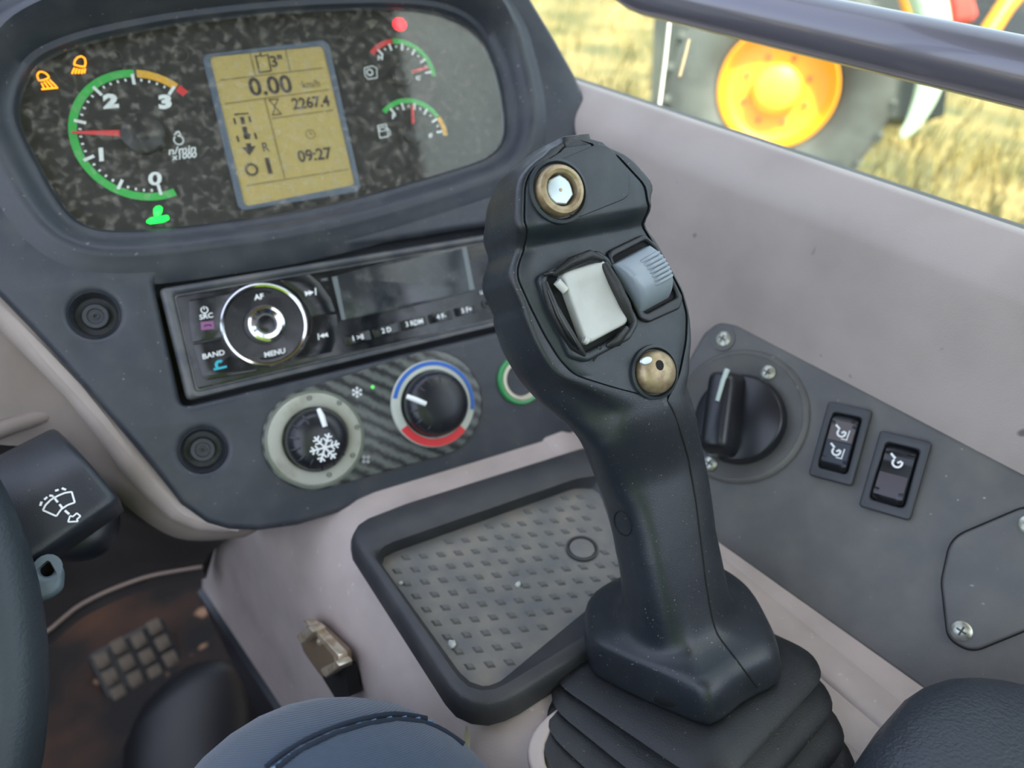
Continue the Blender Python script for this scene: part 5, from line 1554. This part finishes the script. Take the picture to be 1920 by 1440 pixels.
# ===================================================== latch on console =====
xl = Cn.loc(on_line(sA, sB, 0)).x
sx = Cn.loc(sA).x
nS = ((sB - sA).normalized()).cross((bA - sA).normalized())
if nS.dot(UPW) < 0: nS = -nS
SPL = Fr(lerp(lerp(sA, sB, .5), lerp(bA, bB, .5), 0.3), (sB - sA).normalized(), nS)
LT = SPL.at(607, 1225, 0.003)
M_zinc = mat('latch_zinc', srgb(232, 222, 200), 0.3, 0.65, col2=srgb(196, 176, 148), nscale=160)
lt = thing('latch_bracket', 'small shiny zinc latch bracket on the console side', 'bracket', LT)
part('latch_plate', shape(rnd(LT.p2([(583, 1165), (600, 1178), (645, 1222), (648, 1250), (624, 1290), (603, 1268), (570, 1222), (563, 1196)]), 0.002, 3), -0.004, 0.0005, 0.0006, 2), mat('latch_base', srgb(150, 132, 110), .35, .5), lt)
for pts in ([(562, 1190), (586, 1172), (597, 1182), (572, 1206)], [(607, 1252), (638, 1236), (646, 1246), (618, 1268)]):
    part('tab', shape(rnd(LT.p2(pts, 0.005), 0.001, 2), 0.0, 0.0075, 0.0008, 2), M_zinc, lt)
q = LT.px(604, 1202)
part('rivet', lathe([(0.0022, 0.0), (0.0022, 0.002), (0.0012, 0.0028), (0.0002, 0.003)], 14, c=(q.x, q.y)), M_zinc, lt)
part('side_rail', shape(rnd(LT.p2([(578, 1158), (588, 1160), (648, 1222), (652, 1246), (644, 1248), (638, 1226)]), 0.0008, 2), -0.001, 0.004, 0.0006, 2), M_zinc, lt)
part('slot', shape(rnd(LT.p2([(606, 1268), (646, 1246), (658, 1305), (632, 1310)]), 0.001, 2), -0.006, 0.0008), M_dark, lt)

# ===================================================== driver's leg =========
def denim():
    m = bpy.data.materials.new('denim'); m.use_nodes = True; n_ = m.node_tree; b = n_.nodes['Principled BSDF']
    tcn = n_.nodes.new('ShaderNodeTexCoord'); mp = n_.nodes.new('ShaderNodeMapping'); mp.inputs['Rotation'].default_value = (0.6, 0.4, 0.7)
    wv = n_.nodes.new('ShaderNodeTexWave'); wv.inputs['Scale'].default_value = 620; wv.inputs['Distortion'].default_value = 1.5; wv.inputs['Detail'].default_value = 2
    no = n_.nodes.new('ShaderNodeTexNoise'); no.inputs['Scale'].default_value = 400; no.inputs['Detail'].default_value = 4
    mx = n_.nodes.new('ShaderNodeMix'); mx.data_type = 'RGBA'; mx.inputs[6].default_value = srgb(34, 49, 68); mx.inputs[7].default_value = srgb(54, 74, 97)
    mu = n_.nodes.new('ShaderNodeMath'); mu.operation = 'MULTIPLY'
    n_.links.new(tcn.outputs['Object'], mp.inputs[0]); n_.links.new(mp.outputs[0], wv.inputs[0]); n_.links.new(tcn.outputs['Object'], no.inputs[0])
    n_.links.new(wv.outputs[0], mu.inputs[0]); n_.links.new(no.outputs[0], mu.inputs[1]); n_.links.new(mu.outputs[0], mx.inputs[0]); n_.links.new(mx.outputs[2], b.inputs['Base Color'])
    bp = n_.nodes.new('ShaderNodeBump'); bp.inputs['Strength'].default_value = 0.3; bp.inputs['Distance'].default_value = 0.0004
    n_.links.new(wv.outputs[0], bp.inputs['Height']); n_.links.new(bp.outputs[0], b.inputs['Normal'])
    b.inputs['Roughness'].default_value = 0.85; b.inputs['Sheen Weight'].default_value = 0.25
    return m
M_denim = denim()
Kn = at_z(655, 1752, 0.252)
bd = (DD * 0.85 + LAT * 0.35).normalized()
toe = at_z(345, 1262, 0.84)
ank = toe - bd * 0.23 + UPW * 0.05
PE = Fr(V(ank.x, ank.y, FLOOR_Z), DD, UPW)
per = thing('person', 'driver\'s right leg in dark blue jeans with boot on the pedal', 'person', PE)
hip = Kn - DD * 0.36 - LAT * 0.06 - UPW * 0.03
path = [hip, lerp(hip, Kn, 0.35), lerp(hip, Kn, 0.7), Kn + DD * 0.0, Kn + DD * 0.035 - UPW * 0.04, lerp(Kn, ank, 0.25) - UPW * 0.03 - LAT * 0.01, lerp(Kn, ank, 0.5) - UPW * 0.02, lerp(Kn, ank, 0.78), ank + UPW * 0.03, ank]
rad_ = [0.085, 0.082, 0.075, 0.067, 0.060, 0.058, 0.058, 0.056, 0.056, 0.057]
pth = catmull(path, 6, False)
rads = []
for i in range(len(pth)):
    t = i / 6; k = min(int(t), len(rad_) - 2); f_ = t - k
    rads.append(rad_[k] + (rad_[k + 1] - rad_[k]) * f_)
part('trouser_leg', tube([PE.loc(p) for p in pth], rads, 36, True, 80), M_denim, per)
# stitched side seam over the knee, laid on the trouser surface
def leg_hit(x, y):
    r = W(ray(x, y)).normalized(); best = None
    for i in range(len(pth) - 1):
        for s in (0, .25, .5, .75):
            c = lerp(pth[i], pth[i + 1], s); rr = rads[i] + (rads[i + 1] - rads[i]) * s
            d = c - EYE; b = d.dot(r); disc = rr * rr - (d.dot(d) - b * b)
            if disc > 0:
                t = b - math.sqrt(disc)
                if t > 0.05 and (best is None or t < best): best = t
    return EYE + r * best if best else None
M_thread = mat('seam_thread', srgb(96, 124, 160), .7); M_seam = mat('seam_fold', srgb(24, 34, 48), .9)
for pts, m_, r_, nm in (([(498, 1440), (540, 1408), (600, 1376), (670, 1352), (740, 1340), (800, 1348), (850, 1372), (895, 1410)], M_seam, 0.0011, 'seam_fold'),
                        ([(520, 1440), (560, 1410), (620, 1380), (690, 1358), (760, 1350), (820, 1364), (870, 1396)], M_seam, 0.0010, 'seam_fold')):
    hp = [leg_hit(*p) for p in pts]; hp = [PE.loc(p) for p in hp if p is not None]
    if len(hp) > 2: part(nm, tube(catmull(hp, 4, False), r_, 8, True, 80, 0.6), m_, per)
st_ = [leg_hit(x, y) for x, y in catmull([V(524, 1434, 0), V(566, 1404, 0), V(624, 1376, 0), V(690, 1355, 0), V(760, 1346, 0), V(820, 1360, 0)], 8, False) for x, y in [(x, y)]] if False else []
for i, c in enumerate(catmull([V(508, 1440, 0), V(552, 1408, 0), V(612, 1377, 0), V(682, 1354, 0), V(752, 1345, 0), V(812, 1356, 0), V(860, 1382, 0)], 5, False)):
    if i % 2: continue
    a = leg_hit(c.x, c.y + 2); b = leg_hit(c.x + 9, c.y - 1)
    if a is None or b is None: continue
    part('stitch', tube([PE.loc(a + (EYE - a).normalized() * .0006), PE.loc(b + (EYE - b).normalized() * .0006)], 0.0005, 6), M_thread, per)
# boot
M_boot = mat('boot_leather', srgb(18, 20, 26), 0.5, bump=0.3, bscale=300)
heel = toe - bd * 0.30 - UPW * 0.10
rg = []
for t, w_, hgt in ((0.0, 0.036, 0.040), (0.02, 0.048, 0.055), (0.06, 0.056, 0.075), (0.11, 0.060, 0.075), (0.17, 0.066, 0.060), (0.22, 0.070, 0.052), (0.26, 0.066, 0.048), (0.285, 0.052, 0.040), (0.30, 0.030, 0.026), (0.304, 0.008, 0.010)):
    c = heel + bd * t + UPW * (hgt * 0.5 - 0.03 + t * 0.35)
    rg.append([PE.loc(c + LAT * (w_ * math.cos(a)) + UPW * (hgt * (0.62 if math.sin(a) < 0 else 0.75) * math.sin(a))) for a in [2 * math.pi * k / 28 for k in range(28)]])
part('boot', loft(rg, True, True, True, ang=80), M_boot, per, 'black boot')

# the driver's upper body in a hi-vis vest, behind the phone
M_vest = mat('hi_vis_vest', srgb(196, 226, 60), 0.7, col2=srgb(180, 210, 50), nscale=20)
pc = hip - LAT * 0.10
rg = []
for z, w_, d_, back in ((-0.10, 0.16, 0.11, 0.02), (-0.05, 0.185, 0.125, 0.02), (0.08, 0.175, 0.120, 0.03), (0.22, 0.18, 0.115, 0.045), (0.36, 0.20, 0.12, 0.06), (0.46, 0.215, 0.11, 0.07), (0.52, 0.17, 0.085, 0.075), (0.55, 0.08, 0.06, 0.075), (0.60, 0.062, 0.062, 0.07)):
    c = pc + UPW * z - DD * back
    rg.append([PE.loc(c + LAT * (w_ * math.cos(a)) + DD * (d_ * math.sin(a))) for a in [2 * math.pi * k / 32 for k in range(32)]])
part('vest', loft(rg, True, True, True, ang=80), M_vest, per, 'yellow green hi-vis vest')

# pedal
PDn = (UPW * 0.75 - DD * 0.62).normalized()
PD = Fr(at_z(262, 1300, 0.86), LAT, PDn)
pd = thing('pedal', 'worn studded accelerator pedal under the boot', 'pedal', PD)
M_ped = mat('pedal_rubber', srgb(92, 84, 74), 0.6, col2=srgb(60, 54, 48), nscale=60)
part('pedal_plate', shape(sq(0.012, -0.03, 0.042, 0.095, 0.008), -0.008, 0.0, 0.002, 2), M_black, pd)
stud2 = shape(sq(0, 0, 0.0072, 0.0085, 0.002, 2), 0.0, 0.004, 0.0015, 1)
for i in range(4):
    for j in range(9):
        part('tread_stud', stud2, M_ped, pd, fr=Matrix.Translation((-0.018 + 0.02 * i, -0.112 + 0.0205 * j + 0.005 * (i % 2), 0)))
part('pedal_arm', tube([(0.012, 0.05, -0.01), (0.012, 0.02, -0.06), (0.012, -0.06, -0.075)], 0.008, 10), M_black, pd)
# dry leaf scrap on the jeans
a = leg_hit(868, 1398)
if a is None: a = at_z(870, 1385, 0.33)
lfF = Fr(at_z(873, 1388, 0.335), imx, toC)
me = loft([[(0.0, 0.006 - i * 0.0011, 0.0), (0.0006 + 0.0012 * math.sin(i / 12 * math.pi), 0.006 - i * 0.0011, 0.0006), (0.0002, 0.006 - i * .0011, 0.0012), (-0.0008 * math.sin(i / 12 * math.pi) - .0002, 0.006 - i * .0011, 0.0004)] for i in range(13)], True, True)
solo('leaf_scrap', me, mat('dry_leaf', srgb(150, 148, 120), .7), lfF, 'tiny dry leaf scrap on the edge of the jeans', 'leaf')

# ========================================================== outside =========
WF = Fr(at_z(1457, 166, 3.3), imx, (-(W(ray(1457, 166)).normalized()) + imx * 0.10 - imy * 0.13).normalized())
trk = thing('tractor', 'parked machine outside with bright orange wheel and dark tyre', 'tractor', WF)
M_tyre = mat('tyre', srgb(84, 88, 84), 0.85, col2=srgb(66, 68, 64), nscale=6, bump=0.5, bscale=60)
M_orange = mat('orange_paint', srgb(246, 164, 0), 0.45)
M_hub = mat('hub_yellow', srgb(250, 196, 60), 0.45)
M_chas = mat('chassis_dark', srgb(58, 64, 60), 0.7, col2=srgb(80, 84, 74), nscale=4)
def lugs():
    pass
ty = part('tyre', ringlathe([(0.255, 0.02), (0.27, 0.05), (0.33, 0.09), (0.41, 0.095), (0.455, 0.07), (0.47, 0.02), (0.47, -0.12), (0.455, -0.17), (0.40, -0.2), (0.27, -0.16), (0.255, -0.12)], 64), M_tyre, trk)
lug_me = loft([[(x, y, z) for x, y in ((-0.018, 0.0), (0.018, 0.0), (0.014, 0.03), (-0.014, 0.03))] for z in (-0.05, 0.03, 0.085)], True, True, True, smooth=False)
for i in range(22):
    a = 2 * math.pi * i / 22
    part('lug', lug_me, M_tyre, ty, fr=Matrix.Rotation(a, 4, 'Z') @ Matrix.Translation((0, 0.445, 0)) @ Matrix.Rotation(0.35, 4, 'Y'))
rim = part('wheel_rim', lathe([(0.245, -0.10), (0.252, 0.02), (0.247, 0.032), (0.240, 0.035), (0.234, 0.02), (0.218, -0.03), (0.20, -0.042), (0.17, -0.045), (0.001, -0.045)], 64), M_orange, trk, 'bright orange dished rim')
part('hub_cap', lathe([(0.105, -0.045), (0.102, -0.01), (0.092, 0.012), (0.085, 0.018), (0.001, 0.020)], 40), M_hub, rim, 'yellow hub cap')
for i in range(8):
    a = 2 * math.pi * i / 8 + 0.3
    part('wheel_nut', lathe([(0.010, -0.05), (0.010, -0.034), (0.008, -0.030), (0.001, -0.030)], 6, c=(0.14 * math.cos(a), 0.14 * math.sin(a))), M_chas, rim)
CH = Fr(WF.O, WF.ex, WF.ez)
part('chassis', box_me(-0.55, 0.75, -0.10, 0.9, -0.75, -0.30), M_chas, trk)
part('axle', tube([(0, 0, -0.08), (0, 0, -0.5)], 0.09, 16), M_chas, trk)
part('boom_arm', tube([WF.loc(at_z(1955, -70, 2.9)), WF.loc(at_z(1885, 12, 2.9)), WF.loc(at_z(1846, 72, 2.9))], 0.035, 12), M_orange, trk)
part('boom_arm', tube([WF.loc(at_z(1680, -60, 2.75)), WF.loc(at_z(1702, 8, 2.75)), WF.loc(at_z(1712, 40, 2.75))], 0.022, 12), M_orange, trk)
part('black_guard', box_me(0.72, 1.5, 0.15, 0.9, -0.25, -0.1), M_black, trk)
rl = at_z(1800, 18, 2.7)
bm_ = shape(rnd([WF.px(1778, -30, .5)[:2], WF.px(1815, -30, .5)[:2], WF.px(1832, 28, .5)[:2], WF.px(1822, 42, .5)[:2], WF.px(1785, 46, .5)[:2]], .01, 3), 0.45, 0.52, 0.015, 3)
part('tail_lamp', bm_, mat('lamp_red', srgb(214, 70, 52), .3), trk, 'red lamp')
# pale curved tine hanging beside it
TN = Fr(at_z(1740, 100, 2.35), imx, toC)
tn = [(1705, -90, 62), (1728, -30, 64), (1745, 20, 62), (1754, 90, 56), (1741, 165, 46), (1715, 226, 30), (1697, 250, 20), (1690, 260, 8)]
solo('loader_tine', tube(catmull([TN.loc(at_z(x, y, 2.35)) for x, y, w_ in tn], 4, False), [r for r in [c.x for c in catmull([V(w_ / 2 / FPX * 2.35, 0, 0) for x, y, w_ in tn], 4, False)]], 20, True, 80, 0.8),
     mat('pale_green_paint', srgb(176, 200, 172), .45), TN, 'pale green curved pointed tine hanging beside the orange wheel', 'tine')
# white cord and straw on the glass
CD = Fr(at_z(1248, 110, 0.60), imx, toC)
solo('white_cord', tube([CD.loc(at_z(1262, -60, 0.60)), CD.loc(at_z(1255, 40, 0.60)), CD.loc(at_z(1247, 115, 0.60)), CD.loc(at_z(1236, 200, 0.60)), CD.loc(at_z(1231, 235, .60))], 0.0016, 8), mat('cord_white', srgb(226, 224, 214), .6), CD,
     'thin white cord hanging outside the side window', 'cord')
ST = Fr(at_z(1284, 108, 0.58), imx, toC)
solo('straw', tube([ST.loc(at_z(1292, 74, 0.58)), ST.loc(at_z(1284, 106, .58)), ST.loc(at_z(1274, 144, 0.58))], [0.0010, 0.0013, 0.0011], 8), mat('straw', srgb(176, 152, 120), .7), ST,
     'short dry straw stuck to the side window glass', 'straw')
# grass: blades nobody could count
random.seed(11)
vs, fs = [], []
F0 = Fr(V(0, 0, 0), V(1, 0, 0), UPW)
for i in range(26000):
    a = random.uniform(-0.9, 1.6); dist = random.uniform(1.7, 11.0) if i % 2 else random.uniform(1.7, 6.0)
    d_ = (LAT * math.cos(a) + DD * math.sin(a)) * dist
    p = V(EYE.x + d_.x, EYE.y + d_.y, 0)
    if d_.dot(LAT) < 0.75: continue
    p.z = 0.05 * math.sin(p.x * 1.3) * math.cos(p.y * 1.1) - 0.01
    hgt = random.uniform(0.06, 0.22); w_ = random.uniform(0.004, 0.010); a = random.uniform(0, 6.28)
    dx, dy = math.cos(a) * w_, math.sin(a) * w_; lx, ly = random.uniform(-.09, .09), random.uniform(-.09, .09)
    k = len(vs)
    vs += [(p.x - dx, p.y - dy, p.z), (p.x + dx, p.y + dy, p.z), (p.x + lx * .5 + dx * .6, p.y + ly * .5 + dy * .6, p.z + hgt * .65), (p.x + lx * .5 - dx * .6, p.y + ly * .5 - dy * .6, p.z + hgt * .65), (p.x + lx, p.y + ly, p.z + hgt)]
    fs += [(k, k + 1, k + 2, k + 3), (k + 3, k + 2, k + 4)]
me = mesh_from(vs, fs, smooth=False)
solo('grass', me, mat('grass_blades', srgb(164, 146, 82), 0.8, col2=srgb(96, 98, 50), nscale=1.2, namt=(.42, .6)), ORG, 'dry yellow and green grass outside the window', 'grass', kind='stuff')
